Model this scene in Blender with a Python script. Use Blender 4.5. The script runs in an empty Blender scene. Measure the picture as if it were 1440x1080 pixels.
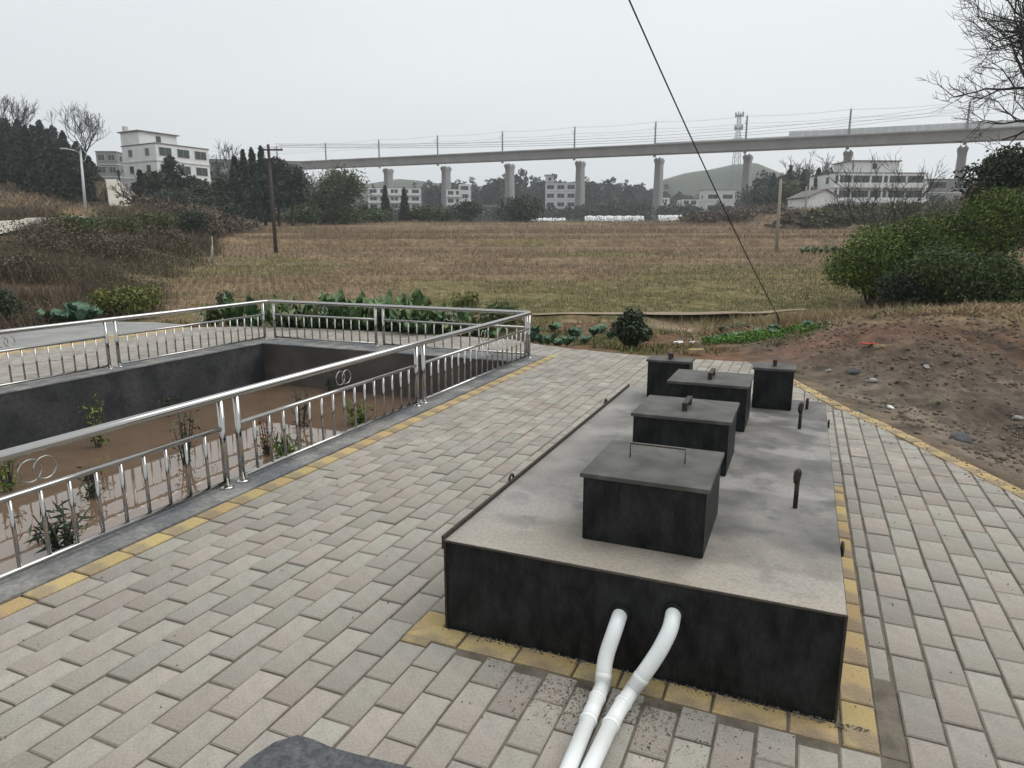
import bpy, bmesh, math, random
import numpy as np
from mathutils import Vector, Matrix

# ------------------------------------------------------------ camera, light, exposure
SC = bpy.context.scene
COL = SC.collection
F = 968.9; PITCH = math.radians(11.96); CAM = np.array([0., 0., 2.])
cam = bpy.data.cameras.new('camera'); camo = bpy.data.objects.new('camera', cam); COL.objects.link(camo)
camo.location = (0, 0, 2); camo.rotation_euler = (math.pi/2 - PITCH, 0, 0)
cam.sensor_width = 36; cam.lens = 36*F/1440; cam.clip_start = .05; cam.clip_end = 5000
SC.camera = camo
SC.view_settings.view_transform = 'Standard'; SC.view_settings.look = 'None'
SC.view_settings.gamma = 1; SC.view_settings.use_curve_mapping = False
SC.view_settings.exposure = 0.30
SUN_EL, SUN_ROT = math.radians(58), math.radians(75)
W = bpy.data.worlds.new('World'); SC.world = W; W.use_nodes = True
nt = W.node_tree; nt.nodes.clear()
out = nt.nodes.new('ShaderNodeOutputWorld'); bg = nt.nodes.new('ShaderNodeBackground')
sky = nt.nodes.new('ShaderNodeTexSky'); sky.sky_type = 'NISHITA'; sky.sun_disc = False
sky.sun_elevation = SUN_EL; sky.sun_rotation = SUN_ROT; sky.air_density = 1; sky.dust_density = 3
hs = nt.nodes.new('ShaderNodeHueSaturation'); hs.inputs['Saturation'].default_value = .12; hs.inputs['Value'].default_value = .35
mx = nt.nodes.new('ShaderNodeMixRGB'); mx.inputs[0].default_value = .88
tc = nt.nodes.new('ShaderNodeTexCoord'); mp = nt.nodes.new('ShaderNodeMapping'); mp.inputs['Scale'].default_value = (1, 1, 3)
no = nt.nodes.new('ShaderNodeTexNoise'); no.inputs['Scale'].default_value = 1.1; no.inputs['Detail'].default_value = 3
cr = nt.nodes.new('ShaderNodeValToRGB')
cr.color_ramp.elements[0].position = .3; cr.color_ramp.elements[0].color = (6.6, 7.0, 7.15, 1)
cr.color_ramp.elements[1].position = .75; cr.color_ramp.elements[1].color = (7.6, 7.85, 7.9, 1)
nt.links.new(tc.outputs['Generated'], mp.inputs[0]); nt.links.new(mp.outputs[0], no.inputs[0]); nt.links.new(no.outputs[0], cr.inputs[0])
nt.links.new(sky.outputs[0], hs.inputs['Color']); nt.links.new(hs.outputs[0], mx.inputs[1]); nt.links.new(cr.outputs[0], mx.inputs[2])
nt.links.new(mx.outputs[0], bg.inputs[0]); nt.links.new(bg.outputs[0], out.inputs[0]); bg.inputs[1].default_value = .115
sl = bpy.data.lights.new('sun', 'SUN'); so = bpy.data.objects.new('sun', sl); COL.objects.link(so)
sl.energy = 1.5; sl.angle = math.radians(50); sl.color = (1, .97, .93)
sd = Vector((math.cos(SUN_EL)*math.sin(SUN_ROT), math.cos(SUN_EL)*math.cos(SUN_ROT), math.sin(SUN_EL)))
so.rotation_euler = sd.to_track_quat('Z', 'Y').to_euler(); so.location = (0, 0, 60)

# ------------------------------------------------------------ helpers
YAW = math.radians(22.8)
DV = np.array([math.sin(YAW), math.cos(YAW)]); RV = np.array([math.cos(YAW), -math.sin(YAW)])
_c, _s = math.cos(PITCH), math.sin(PITCH)
def raydir(px, py):
    u = (px-720)/F; v = -(py-540)/F
    return np.array([u, _c+v*_s, -_s+v*_c])
def at(px, py, Y):                      # point seen at a pixel, Y metres away
    d = raydir(px, py); return CAM + d*(Y/d[1])
def atz(px, py, z):                     # point seen at a pixel, on the level z
    d = raydir(px, py); return CAM + d*((z-2)/d[2])
def atv(px, py, v):                     # point seen at a pixel, on the terrace line v
    d = raydir(px, py); return CAM + d*(v/(d[:2]@DV))
def Lw(u, v, z=0):                      # terrace coordinates to world
    p = u*RV + v*DV; return np.array([p[0], p[1], z])
def tol(P): return np.array([P[0]*RV[0]+P[1]*RV[1], P[0]*DV[0]+P[1]*DV[1], P[2]])

def vnoise(x, y, seed=0):               # vectorised value noise, 0..1
    x = np.asarray(x, float); y = np.asarray(y, float)
    xi = np.floor(x).astype(np.int64); yi = np.floor(y).astype(np.int64); xf = x-xi; yf = y-yi
    def h(a, b):
        n = (a*374761393 + b*668265263 + seed*1442695041) & 0xffffffff
        n = ((n ^ (n >> 13))*1274126177) & 0xffffffff
        return ((n ^ (n >> 16)) & 0xffff)/65535.
    xf = xf*xf*(3-2*xf); yf = yf*yf*(3-2*yf)
    return (h(xi, yi)*(1-xf)+h(xi+1, yi)*xf)*(1-yf) + (h(xi, yi+1)*(1-xf)+h(xi+1, yi+1)*xf)*yf
def fbm(x, y, o=4, seed=0):
    t = 0; a = .5
    for i in range(o): t = t + a*vnoise(x, y, seed+i*17); x = x*2.03+5.1; y = y*2.03+3.7; a *= .5
    return t/(1-.5**o)
def sm(a, b, x):
    t = np.clip((np.asarray(x, float)-a)/(b-a), 0, 1); return t*t*(3-2*t)

def props(o, label=None, cat=None, group=None, kind=None):
    if label: o['label'] = label
    if cat: o['category'] = cat
    if group: o['group'] = group
    if kind: o['kind'] = kind
    return o
def empty(name, loc=(0, 0, 0), rz=0, **k):
    o = bpy.data.objects.new(name, None); COL.objects.link(o); o.location = [float(a) for a in loc]; o.rotation_euler = (0, 0, rz)
    o.empty_display_size = .2
    return props(o, **k)
def link(name, me, m=None, parent=None, loc=None, **k):
    o = bpy.data.objects.new(name, me); COL.objects.link(o)
    if m is not None and not len(me.materials): me.materials.append(m)
    if parent: o.parent = parent
    if loc is not None: o.location = [float(a) for a in loc]
    return props(o, **k)
def npmesh(name, V, Q, cols=None):      # Q: (n,4) or (n,3) faces
    V = np.asarray(V, np.float32); Q = np.asarray(Q, np.int32)
    me = bpy.data.meshes.new(name); me.vertices.add(len(V)); me.vertices.foreach_set('co', V.ravel())
    k = Q.shape[1]; me.loops.add(Q.size); me.loops.foreach_set('vertex_index', Q.ravel())
    me.polygons.add(len(Q)); me.polygons.foreach_set('loop_start', np.arange(0, Q.size, k, dtype=np.int32))
    me.update(calc_edges=True)
    if cols is not None:
        a = me.color_attributes.new('Col', 'FLOAT_COLOR', 'POINT')
        a.data.foreach_set('color', np.c_[cols, np.ones(len(cols))].astype(np.float32).ravel())
    return me
class MB:                               # mesh builder
    def __init__(s): s.v = []; s.f = []
    def add(s, vs, fs):
        b = len(s.v); s.v += [tuple(float(c) for c in v) for v in vs]; s.f += [tuple(b+i for i in f) for f in fs]; return s
    def box(s, x0, x1, y0, y1, z0, z1, bev=0):
        if bev:
            bm = bmesh.new(); bmesh.ops.create_cube(bm, size=1)
            for v in bm.verts: v.co = Vector(((x0+x1)/2+v.co.x*(x1-x0), (y0+y1)/2+v.co.y*(y1-y0), (z0+z1)/2+v.co.z*(z1-z0)))
            bmesh.ops.bevel(bm, geom=bm.edges[:], offset=bev, segments=2, affect='EDGES')
            bm.verts.index_update(); s.add([v.co for v in bm.verts], [[v.index for v in f.verts] for f in bm.faces]); bm.free(); return s
        return s.add([(x0,y0,z0),(x1,y0,z0),(x1,y1,z0),(x0,y1,z0),(x0,y0,z1),(x1,y0,z1),(x1,y1,z1),(x0,y1,z1)],
                     [(0,3,2,1),(4,5,6,7),(0,1,5,4),(1,2,6,5),(2,3,7,6),(3,0,4,7)])
    def tube(s, pts, r, n=8, cap=True):
        pts = [Vector([float(c) for c in p]) for p in pts]; m = len(pts)
        rs = r if isinstance(r, (list, tuple)) else [r]*m
        vs = []; up = None
        for i, p in enumerate(pts):
            t = (pts[min(i+1, m-1)]-pts[max(i-1, 0)])
            if t.length < 1e-9: t = Vector((0, 0, 1))
            t.normalize()
            if up is None: up = Vector((0, 0, 1)) if abs(t.z) < .95 else Vector((1, 0, 0))
            a = t.cross(up).normalized(); b = a.cross(t).normalized(); up = b
            # widen at bends so the tube keeps its girth
            for k in range(n):
                an = 2*math.pi*k/n; vs.append(p + (a*math.cos(an)+b*math.sin(an))*rs[i])
        fs = [(i*n+k, i*n+(k+1) % n, (i+1)*n+(k+1) % n, (i+1)*n+k) for i in range(m-1) for k in range(n)]
        if cap: fs += [tuple(range(n-1, -1, -1)), tuple((m-1)*n+k for k in range(n))]
        return s.add(vs, fs)
    def torus(s, c, R, r, n=24, k=6, ax='x'):
        pts = []
        for i in range(n):
            a = 2*math.pi*i/n
            for j in range(k):
                b = 2*math.pi*j/k; rr = R+r*math.cos(b); w = r*math.sin(b)
                q = (w, rr*math.cos(a), rr*math.sin(a)) if ax == 'x' else (rr*math.cos(a), w, rr*math.sin(a))
                pts.append((c[0]+q[0], c[1]+q[1], c[2]+q[2]))
        return s.add(pts, [(i*k+j, i*k+(j+1) % k, ((i+1) % n)*k+(j+1) % k, ((i+1) % n)*k+j) for i in range(n) for j in range(k)])
    def mesh(s, name, smooth=False):
        me = bpy.data.meshes.new(name); me.from_pydata(s.v, [], s.f); me.update()
        if smooth: me.polygons.foreach_set('use_smooth', [True]*len(me.polygons))
        return me
    def build(s, name, m, parent=None, loc=None, smooth=False, **k):
        return link(name, s.mesh(name, smooth), m, parent, loc, **k)
def smooth_angle(o, deg=35):
    me = o.data; me.polygons.foreach_set('use_smooth', [True]*len(me.polygons))
    try: me.set_sharp_from_angle(angle=math.radians(deg))
    except Exception: pass
    return o

# ------------------------------------------------------------ materials
def mat(name, c1, c2=None, scale=6, rough=.8, bump=0, bscale=None, island=0, metal=0, spec=.5, vcol=False, tint=None, speck=0, speckscale=75, c3=None, s3=1.3, amt3=.5, stretch=None, coord='Object', detail=5, bdist=.02):
    m = bpy.data.materials.new(name); m.use_nodes = True; n = m.node_tree; N = n.nodes; LK = n.links
    b = N['Principled BSDF']; b.inputs['Roughness'].default_value = rough; b.inputs['Metallic'].default_value = metal
    b.inputs['Specular IOR Level'].default_value = spec
    tc = N.new('ShaderNodeTexCoord'); src = tc.outputs[coord]
    if stretch: mp = N.new('ShaderNodeMapping'); mp.inputs['Scale'].default_value = stretch; LK.new(src, mp.inputs[0]); src = mp.outputs[0]
    def noise(sc, det=detail):
        q = N.new('ShaderNodeTexNoise'); q.inputs['Scale'].default_value = sc; q.inputs['Detail'].default_value = det; LK.new(src, q.inputs['Vector']); return q.outputs[0]
    def ramp(v, lo=.35, hi=.65):
        r = N.new('ShaderNodeMapRange'); r.inputs[1].default_value = lo; r.inputs[2].default_value = hi; LK.new(v, r.inputs[0]); return r.outputs[0]
    def mixc(f, a, bb, typ='MIX'):
        x = N.new('ShaderNodeMixRGB'); x.blend_type = typ
        for i, q in ((0, f), (1, a), (2, bb)):
            if isinstance(q, (int, float)): x.inputs[i].default_value = q
            elif isinstance(q, tuple): x.inputs[i].default_value = (*q, 1)
            else: LK.new(q, x.inputs[i])
        return x.outputs[0]
    col = c1
    if vcol:
        at_ = N.new('ShaderNodeVertexColor'); at_.layer_name = 'Col'; col = at_.outputs[0]
        if c2: col = mixc(1.0, col, mixc(ramp(noise(scale)), c1, c2), 'MULTIPLY')
    elif c2: col = mixc(ramp(noise(scale)), c1, c2)
    if c3:
        f = N.new('ShaderNodeMath'); f.operation = 'MULTIPLY'; f.inputs[1].default_value = amt3; LK.new(ramp(noise(s3), .45, .62), f.inputs[0]); col = mixc(f.outputs[0], col, c3)
    if island:
        g = N.new('ShaderNodeNewGeometry'); oi = N.new('ShaderNodeObjectInfo'); ad = N.new('ShaderNodeMath'); LK.new(g.outputs['Random Per Island'], ad.inputs[0]); LK.new(oi.outputs['Random'], ad.inputs[1])
        fr = N.new('ShaderNodeMath'); fr.operation = 'FRACT'; LK.new(ad.outputs[0], fr.inputs[0])
        mr = N.new('ShaderNodeMapRange'); mr.inputs[3].default_value = 1-island; mr.inputs[4].default_value = 1+island; LK.new(fr.outputs[0], mr.inputs[0])
        h = N.new('ShaderNodeHueSaturation')
        LK.new(mr.outputs[0], h.inputs['Value'])
        f2 = N.new('ShaderNodeMath'); f2.operation = 'MULTIPLY'; f2.inputs[1].default_value = 7.31; LK.new(fr.outputs[0], f2.inputs[0])
        f3 = N.new('ShaderNodeMath'); f3.operation = 'FRACT'; LK.new(f2.outputs[0], f3.inputs[0])
        m3 = N.new('ShaderNodeMapRange'); m3.inputs[3].default_value = .5-island*.09; m3.inputs[4].default_value = .5+island*.09; LK.new(f3.outputs[0], m3.inputs[0]); LK.new(m3.outputs[0], h.inputs['Hue'])
        if isinstance(col, tuple): h.inputs['Color'].default_value = (*col, 1)
        else: LK.new(col, h.inputs['Color'])
        col = h.outputs[0]
    if speck:
        sp = N.new('ShaderNodeMapRange'); sp.inputs[1].default_value = .3; sp.inputs[2].default_value = .7; sp.inputs[3].default_value = 1-speck; sp.inputs[4].default_value = 1+speck*.6; LK.new(noise(speckscale, 4), sp.inputs[0]); cs = N.new('ShaderNodeCombineColor')
        for i in range(3): LK.new(sp.outputs[0], cs.inputs[i])
        col = mixc(1.0, col, cs.outputs[0], 'MULTIPLY')
    if tint:
        f4 = N.new('ShaderNodeMath'); f4.operation = 'MULTIPLY'; f4.inputs[1].default_value = 13.7; LK.new(fr.outputs[0], f4.inputs[0]); f5 = N.new('ShaderNodeMath'); f5.operation = 'FRACT'; LK.new(f4.outputs[0], f5.inputs[0]); col = mixc(1.0, col, mixc(f5.outputs[0], tint[0], tint[1]), 'MULTIPLY')
    if isinstance(col, tuple): b.inputs['Base Color'].default_value = (*col, 1)
    else: LK.new(col, b.inputs['Base Color'])
    if bump:
        bp = N.new('ShaderNodeBump'); bp.inputs['Strength'].default_value = bump; bp.inputs['Distance'].default_value = bdist
        LK.new(noise(bscale or scale*6, 6), bp.inputs['Height']); LK.new(bp.outputs[0], b.inputs['Normal'])
    return m
M = {}
M['ground'] = mat('ground_soil', (.72,.72,.72), (1.3,1.27,1.22), 3.2, .95, .7, 9, vcol=True, coord='Object', detail=8, spec=.15, bdist=.06)
M['sand'] = mat('joint_sand', (.115,.10,.078), (.185,.16,.13), 9, .95, .5, 60, spec=.2)
M['paver'] = mat('grey_paver', (.295,.276,.248), (.378,.352,.316), 7, .88, .6, 110, island=.11, tint=((1.02,.975,.95),(.965,.99,.965)), speck=.16, c3=(.245,.222,.195), s3=3.1, amt3=.6, spec=.25, bdist=.004)
M['ypaver'] = mat('yellow_paver', (.42,.31,.14), (.50,.385,.21), 5, .85, .45, 140, island=.12, c3=(.27,.21,.14), s3=4, amt3=.9, spec=.25, bdist=.004, speck=.16)
M['coping'] = mat('cement_coping', (.15,.15,.15), (.31,.30,.28), 3.4, .85, .7, 40, c3=(.12,.13,.145), s3=1.4, amt3=.8, speck=.3, speckscale=30, spec=.3, bdist=.01)
M['wall'] = mat('damp_cement_wall', (.022,.024,.027), (.062,.063,.066), 2.6, .75, .5, 25, c3=(.018,.022,.02), s3=1.3, amt3=.7, speck=.3, speckscale=18, spec=.35, bdist=.01)
M['wall2'] = mat('brown_cement_wall', (.06,.053,.048), (.11,.095,.085), 2.2, .8, .5, 25, c3=(.035,.032,.03), s3=1.1, amt3=.7, spec=.3, bdist=.01)
M['mud'] = mat('pond_mud', (.11,.055,.028), (.16,.085,.045), 2, .7, .5, 14)
M['steel'] = mat('polished_stainless', (.43,.42,.405), None, rough=.12, metal=1)
M['asphalt'] = mat('dark_mortar', (.075,.078,.084), (.12,.123,.128), 14, .95, .7, 120, spec=.2, bdist=.006, speck=.35, speckscale=60)
M['blackpaint'] = mat('black_tank_paint', (.0045,.005,.0055), (.017,.018,.0185), 11, .5, .8, 30, c3=(.043,.047,.048), s3=4.2, amt3=.3, stretch=(1.8,1.8,.8), spec=.22, bdist=.008, speck=.4, speckscale=40)
M['boxlid'] = mat('dusty_lid', (.046,.044,.04), (.092,.087,.078), 6, .6, .4, 50, c3=(.17,.165,.155), s3=5, amt3=.35, spec=.35, bdist=.004)
M['rust'] = mat('dark_rusty_steel', (.018,.014,.011), (.045,.03,.02), 20, .65, .4, 90)
M['pvc'] = mat('white_pvc', (.72,.75,.75), (.78,.80,.80), 4, .32, spec=.5, c3=(.6,.58,.52), s3=7, amt3=.25)
M['concrete'] = mat('viaduct_concrete', (.34,.34,.335), (.43,.43,.42), .25, .9, .2, 3, spec=.2, c3=(.2,.2,.2), s3=.12, amt3=.4)
M['barrier'] = mat('barrier_concrete', (.44,.44,.43), (.52,.52,.51), .4, .9, spec=.2, island=.06)
M['metalgrey'] = mat('grey_galvanised', (.18,.18,.18), None, rough=.5, metal=.4)
M['wire'] = mat('wire_dark', (.02,.02,.022), None, rough=.6)
M['whitewall'] = mat('white_house_render', (.76,.77,.77), (.82,.83,.83), .6, .85, c3=(.64,.64,.62), s3=.5, amt3=.35)
M['greywall'] = mat('grey_house_wall', (.2,.2,.2), (.28,.275,.265), .6, .9)
M['glass'] = mat('dark_window_glass', (.02,.028,.03), None, rough=.12, spec=.6)
M['greenglass'] = mat('green_window_glass', (.022,.04,.036), None, rough=.15, spec=.6)
M['trim'] = mat('window_frame_white', (.6,.6,.6), None, rough=.6)
M['roof'] = mat('grey_roof', (.13,.12,.115), (.19,.18,.17), 2, .9)
M['redroof'] = mat('red_roof', (.25,.06,.04), (.32,.09,.06), 2, .8)
M['path'] = mat('trodden_path', (.24,.19,.13), (.33,.27,.2), 2, .95, .4, 12, spec=.1)
M['road'] = mat('pale_dirt_road', (.42,.39,.34), (.5,.46,.4), 1, .95, .3, 6, c3=(.33,.29,.24), s3=.4, amt3=.5, spec=.1)
M['lane'] = mat('lane_cement', (.22,.22,.215), (.3,.295,.285), 1.2, .9, .3, 30, spec=.2)
M['bark'] = mat('bark', (.05,.042,.036), (.09,.078,.066), 8, .95, spec=.1)
M['barkgrey'] = mat('bark_grey', (.035,.031,.028), (.075,.068,.062), 4, .95, spec=.1)
M['polewood'] = mat('utility_pole_wood', (.055,.045,.038), (.085,.07,.058), 5, .9)
M['poleconc'] = mat('utility_pole_concrete', (.25,.22,.18), (.32,.29,.24), 3, .9)
M['lampwhite'] = mat('lamp_pole_white', (.62,.65,.67), None, rough=.4)
M['panel'] = mat('solar_panel', (.02,.025,.04), None, rough=.25)
M['stone'] = mat('loose_stone', (.24,.23,.21), (.36,.345,.32), 8, .9, .4, 40)
M['soilclod'] = mat('soil_clod', (.10,.077,.056), (.165,.128,.092), 8, .95, .4, 40, island=.3)
M['litter'] = mat('litter_white', (.7,.7,.68), None, rough=.5)
M['redlitter'] = mat('litter_red', (.4,.05,.04), None, rough=.6)
def leafmat(name, c, isl=.45, rough=.6, c2=None): return mat(name, c, c2, 1.2, rough, island=isl, spec=.3)
M['l_dark'] = leafmat('leaf_dark', (.028,.045,.024), .5, c2=(.045,.062,.03))
M['l_conifer'] = leafmat('leaf_conifer', (.026,.045,.026), .5)
M['l_mid'] = leafmat('leaf_mid', (.05,.08,.024), .5, c2=(.085,.12,.035))
M['l_bamboo'] = leafmat('leaf_bamboo', (.07,.095,.036), .45)
M['l_far'] = leafmat('leaf_far', (.04,.052,.035), .45)
M['l_shrub'] = leafmat('leaf_shrub', (.125,.175,.03), .6, c2=(.075,.122,.024))
M['l_yellow'] = leafmat('leaf_yellowgreen', (.16,.16,.035), .45, c2=(.09,.12,.03))
M['l_veg'] = leafmat('leaf_vegetable', (.04,.085,.03), .5, .45, c2=(.11,.17,.07))
M['l_cab'] = leafmat('leaf_bluegreen_cabbage', (.05,.11,.065), .35, .45, c2=(.09,.165,.10))
M['l_herb'] = leafmat('leaf_bright_herb', (.09,.19,.03), .45)
M['l_red'] = leafmat('leaf_redbrown', (.13,.05,.022), .45)
M['drybrush'] = leafmat('dry_brush', (.108,.082,.055), .45)
M['drygrass'] = leafmat('dry_grass_straw', (.31,.23,.13), .4)
M['stubble'] = leafmat('rice_stubble', (.23,.17,.105), .42)
M['greengrass'] = leafmat('short_green_grass', (.10,.115,.032), .45)
M['olive'] = leafmat('olive_brush', (.075,.08,.03), .45)
# water: shallow, muddy, mirror-still
m = bpy.data.materials.new('muddy_water'); m.use_nodes = True; n = m.node_tree; b = n.nodes['Principled BSDF']
b.inputs['Roughness'].default_value = .015; b.inputs['IOR'].default_value = 2.0; b.inputs['Specular IOR Level'].default_value = .5
no = n.nodes.new('ShaderNodeTexNoise'); no.inputs['Scale'].default_value = 2.5; tcn = n.nodes.new('ShaderNodeTexCoord'); n.links.new(tcn.outputs['Object'], no.inputs[0])
crn = n.nodes.new('ShaderNodeValToRGB'); crn.color_ramp.elements[0].color = (.12,.078,.05,1); crn.color_ramp.elements[1].color = (.19,.13,.088,1); n.links.new(no.outputs[0], crn.inputs[0]); n.links.new(crn.outputs[0], b.inputs['Base Color'])
bu = n.nodes.new('ShaderNodeBump'); bu.inputs['Strength'].default_value = .05; bu.inputs['Distance'].default_value = .01; no2 = n.nodes.new('ShaderNodeTexNoise'); no2.inputs['Scale'].default_value = 5; n.links.new(tcn.outputs['Object'], no2.inputs[0]); n.links.new(no2.outputs[0], bu.inputs['Height']); n.links.new(bu.outputs[0], b.inputs['Normal'])
M['water'] = m
# tank top: dusty sand near the front edge, blotched grey behind (object space)
m = bpy.data.materials.new('tank_top_dusty'); m.use_nodes = True; n = m.node_tree; N = n.nodes; LK = n.links; b = N['Principled BSDF']; b.inputs['Roughness'].default_value = .62; b.inputs['Specular IOR Level'].default_value = .4
tcn = N.new('ShaderNodeTexCoord'); sx = N.new('ShaderNodeSeparateXYZ'); LK.new(tcn.outputs['Object'], sx.inputs[0])
def nz(sc, d=6, s=None):
    q = N.new('ShaderNodeTexNoise'); q.inputs['Scale'].default_value = sc; q.inputs['Detail'].default_value = d
    if s: mp_ = N.new('ShaderNodeMapping'); mp_.inputs['Scale'].default_value = s; LK.new(tcn.outputs['Object'], mp_.inputs[0]); LK.new(mp_.outputs[0], q.inputs[0])
    else: LK.new(tcn.outputs['Object'], q.inputs[0])
    return q.outputs[0]
def mrg(v, a, b_, c=0, d=1):
    q = N.new('ShaderNodeMapRange'); q.inputs[1].default_value = a; q.inputs[2].default_value = b_; q.inputs[3].default_value = c; q.inputs[4].default_value = d; LK.new(v, q.inputs[0]); return q.outputs[0]
def mth(op, a, b_):
    q = N.new('ShaderNodeMath'); q.operation = op
    for i, z in enumerate((a, b_)):
        if isinstance(z, (int, float)): q.inputs[i].default_value = z
        else: LK.new(z, q.inputs[i])
    return q.outputs[0]
def mxc(f, a, b_):
    q = N.new('ShaderNodeMixRGB')
    for i, z in enumerate((f, a, b_)):
        if isinstance(z, tuple): q.inputs[i].default_value = (*z, 1)
        elif isinstance(z, (int, float)): q.inputs[i].default_value = z
        else: LK.new(z, q.inputs[i])
    return q.outputs[0]
base = mxc(mrg(nz(2.2), .38, .62), (.092,.088,.083), (.225,.214,.196))
base = mxc(mth('MULTIPLY', mrg(nz(1.3, 7, (1, 1.6, 1)), .54, .62), .85), base, (.30,.285,.268))
base = mxc(mth('MULTIPLY', mrg(nz(7, 8), .50, .62), .55), base, (.075,.075,.075))
front = mrg(mth('ADD', sx.outputs[1], mth('MULTIPLY', nz(3), .9)), .55, 1.1, 1, 0)
base = mxc(mth('MULTIPLY', front, .72), base, (.40,.35,.28))
left = mrg(mth('ADD', sx.outputs[0], mth('MULTIPLY', nz(3), .5)), .3, .7, 1, 0)
base = mxc(mth('MULTIPLY', left, .5), base, (.33,.31,.285))
base = mxc(mth('MULTIPLY', mrg(nz(55, 9), .40, .75), .42), base, (.09,.088,.082))
LK.new(base, b.inputs['Base Color'])
bu = N.new('ShaderNodeBump'); bu.inputs['Strength'].default_value = .3; bu.inputs['Distance'].default_value = .004; LK.new(nz(60), bu.inputs['Height']); LK.new(bu.outputs[0], b.inputs['Normal'])
M['tanktop'] = m

# ------------------------------------------------------------ terrain
FARL = [(-13.45,11.45),(-11.3,12.45),(-8,12.75),(-5.3,12.7),(-4.9,12.4),(-3.9,12.04),(-2.3,11.78),(-.6,11.87)]
OUTC = [(-.6,11.87),(.03,10.5),(.6,9.03),(1.04,8.2),(1.38,7.38),(1.66,6.78),(2.1,5.75),(2.62,4.45),(3.2,3.0),(3.78,1.6),(4.9,-1.2),(5.6,-3)]
SLAB = [(-13.45,-3)] + FARL + OUTC[1:]
LANE = [(-16.3,-3),(-13.45,-3),(-13.45,11.45),(-13.3,12.0),(-14.5,12.1),(-16.3,11.6)]
FOOT = np.array([(-16.3,-3),(-16.3,11.6),(-14.3,12.1)] + FARL[1:] + OUTC[1:])
FOOTW = np.array([(u*RV+v*DV) for u, v in FOOT])
def polydist(x, y, P):
    ins = np.zeros(x.shape, bool); dmin = np.full(x.shape, 1e9); n = len(P)
    for i in range(n):
        x0, y0 = P[i]; x1, y1 = P[(i+1) % n]
        c = ((y0 > y) != (y1 > y)) & (x < (x1-x0)*(y-y0)/((y1-y0) if y1 != y0 else 1e-9)+x0); ins ^= c
        t = np.clip(((x-x0)*(x1-x0)+(y-y0)*(y1-y0))/((x1-x0)**2+(y1-y0)**2), 0, 1)
        dmin = np.minimum(dmin, np.hypot(x-x0-t*(x1-x0), y-y0-t*(y1-y0)))
    return np.where(ins, dmin, -dmin)   # positive inside
EDGE = [(5,-18),(16,-12),(18,-10.6),(20,-10.4),(23,-11.6),(26,-13),(30,-14.5),(40,-17),(60,-25),(85,-33),(110,-40),(150,-62),(400,-200),(1500,-700)]
def edge_x(y): return np.interp(y, [e[0] for e in EDGE], [e[1] for e in EDGE])
def height(x, y, fine=True):
    x = np.asarray(x, float); y = np.asarray(y, float)
    z = np.where(y < 16, -.12-.23*sm(12.5, 16, y), -.35+.045*(np.minimum(y, 132)-16)+.018*(np.clip(y, 132, 420)-132)+.006*np.maximum(y-420, 0))
    z = np.where(y < 8, -.12, z)
    d = edge_x(y)-x                                 # metres into the left bank
    w = sm(17, 24, y)
    z = z + w*1.75*sm(0, 9, d)*sm(20, 38, y) + w*.4*sm(0, 6, d)
    z = z + 8.0*sm(10, 34, d)*sm(82, 122, y)*(1-sm(220, 420, y)*.5) + 3.5*sm(20, 50, d)*sm(62, 98, y) + 6*sm(50, 110, d)*sm(80, 150, y)
    z = z + 2.6*sm(95, 125, y)*sm(33, 52, x-.10*(y-100))*(1-.5*sm(200, 350, y))    # rise under the right-hand houses
    # dirt mound on the right of the terrace
    m_ = .60*np.exp(-(((x-8.8)/3.3)**2+((y-13.0)/3.0)**2)) + .42*np.exp(-(((x-12.5)/4.0)**2+((y-14.5)/4.0)**2)) + .3*np.exp(-(((x-6.4)/1.5)**2+((y-11)/1.8)**2))
    m_ = m_ - .55*np.exp(-(((x-8.3)/.7)**2+((y-9.9)/.7)**2))
    z = z + m_
    z = z - .75*np.exp(-(((x-(7.3))/2.1)**2+((y-18.0)/.75)**2)) - .16*np.exp(-((y-18.9)/.45)**2)*sm(3.6, 4.6, x)*(1-sm(6, 8, x))
    z = z + .10*sm(.8, .2, np.abs(y-19.5))*(x > 0)*(x < 11)
    # low bunds between paddies
    for yb, hgt, wd in ((30, .08, .5), (41, .10, .6), (57.9, .40, .9), (75, .2, .9), (98, .25, 1.2), (122, .25, 1.4)):
        yy = yb + 2.0*(vnoise(x*.04, x*0+yb, 5)-.5)+x*.02
        z = z + hgt*np.exp(-((y-yy)/wd)**2)*(d < 0)*(x < 60) - 1.1*hgt*np.exp(-((y-yy+wd*1.8)/(wd*.9))**2)*(d < 0)*(x < 60)
    if fine:
        r = np.hypot(x, y)
        z = z + (fbm(x*1.7, y*1.7, 4, 3)-.5)*.10*sm(10, 14, y)*(1-sm(60, 120, r)) + (fbm(x*.25, y*.25, 3, 9)-.5)*.5*sm(20, 60, r)*(d > -2)
        dm = sm(4.0, 5.2, x)*(1-sm(17, 21, y))*sm(-4, 0, y)
        z = z + dm*((fbm(x*1.4, y*1.4, 2, 21)-.5)*.17+(fbm(x*5, y*5, 3, 23)-.5)*.13+np.abs(fbm(x*9, y*9, 3, 29)-.5)*.13)
        z = z + (fbm(x*.02, y*.02, 3, 31)-.5)*12*sm(250, 500, r)
    sd_ = polydist(x, y, FOOTW)
    z = np.where(sd_ > -1.2, z*0 + z*sm(0, 1.2, -sd_) + (-.035)*(1-sm(0, 1.2, -sd_)) , z)
    z = np.where(sd_ > .10, -1.9, z)
    return z
FUR = ((53.8, 3.4, 1.0), (63, 2.0, .85), (46, 1.2, .6), (38.6, .8, .55), (74, 3.0, .7), (96, 3.0, .6))
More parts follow.
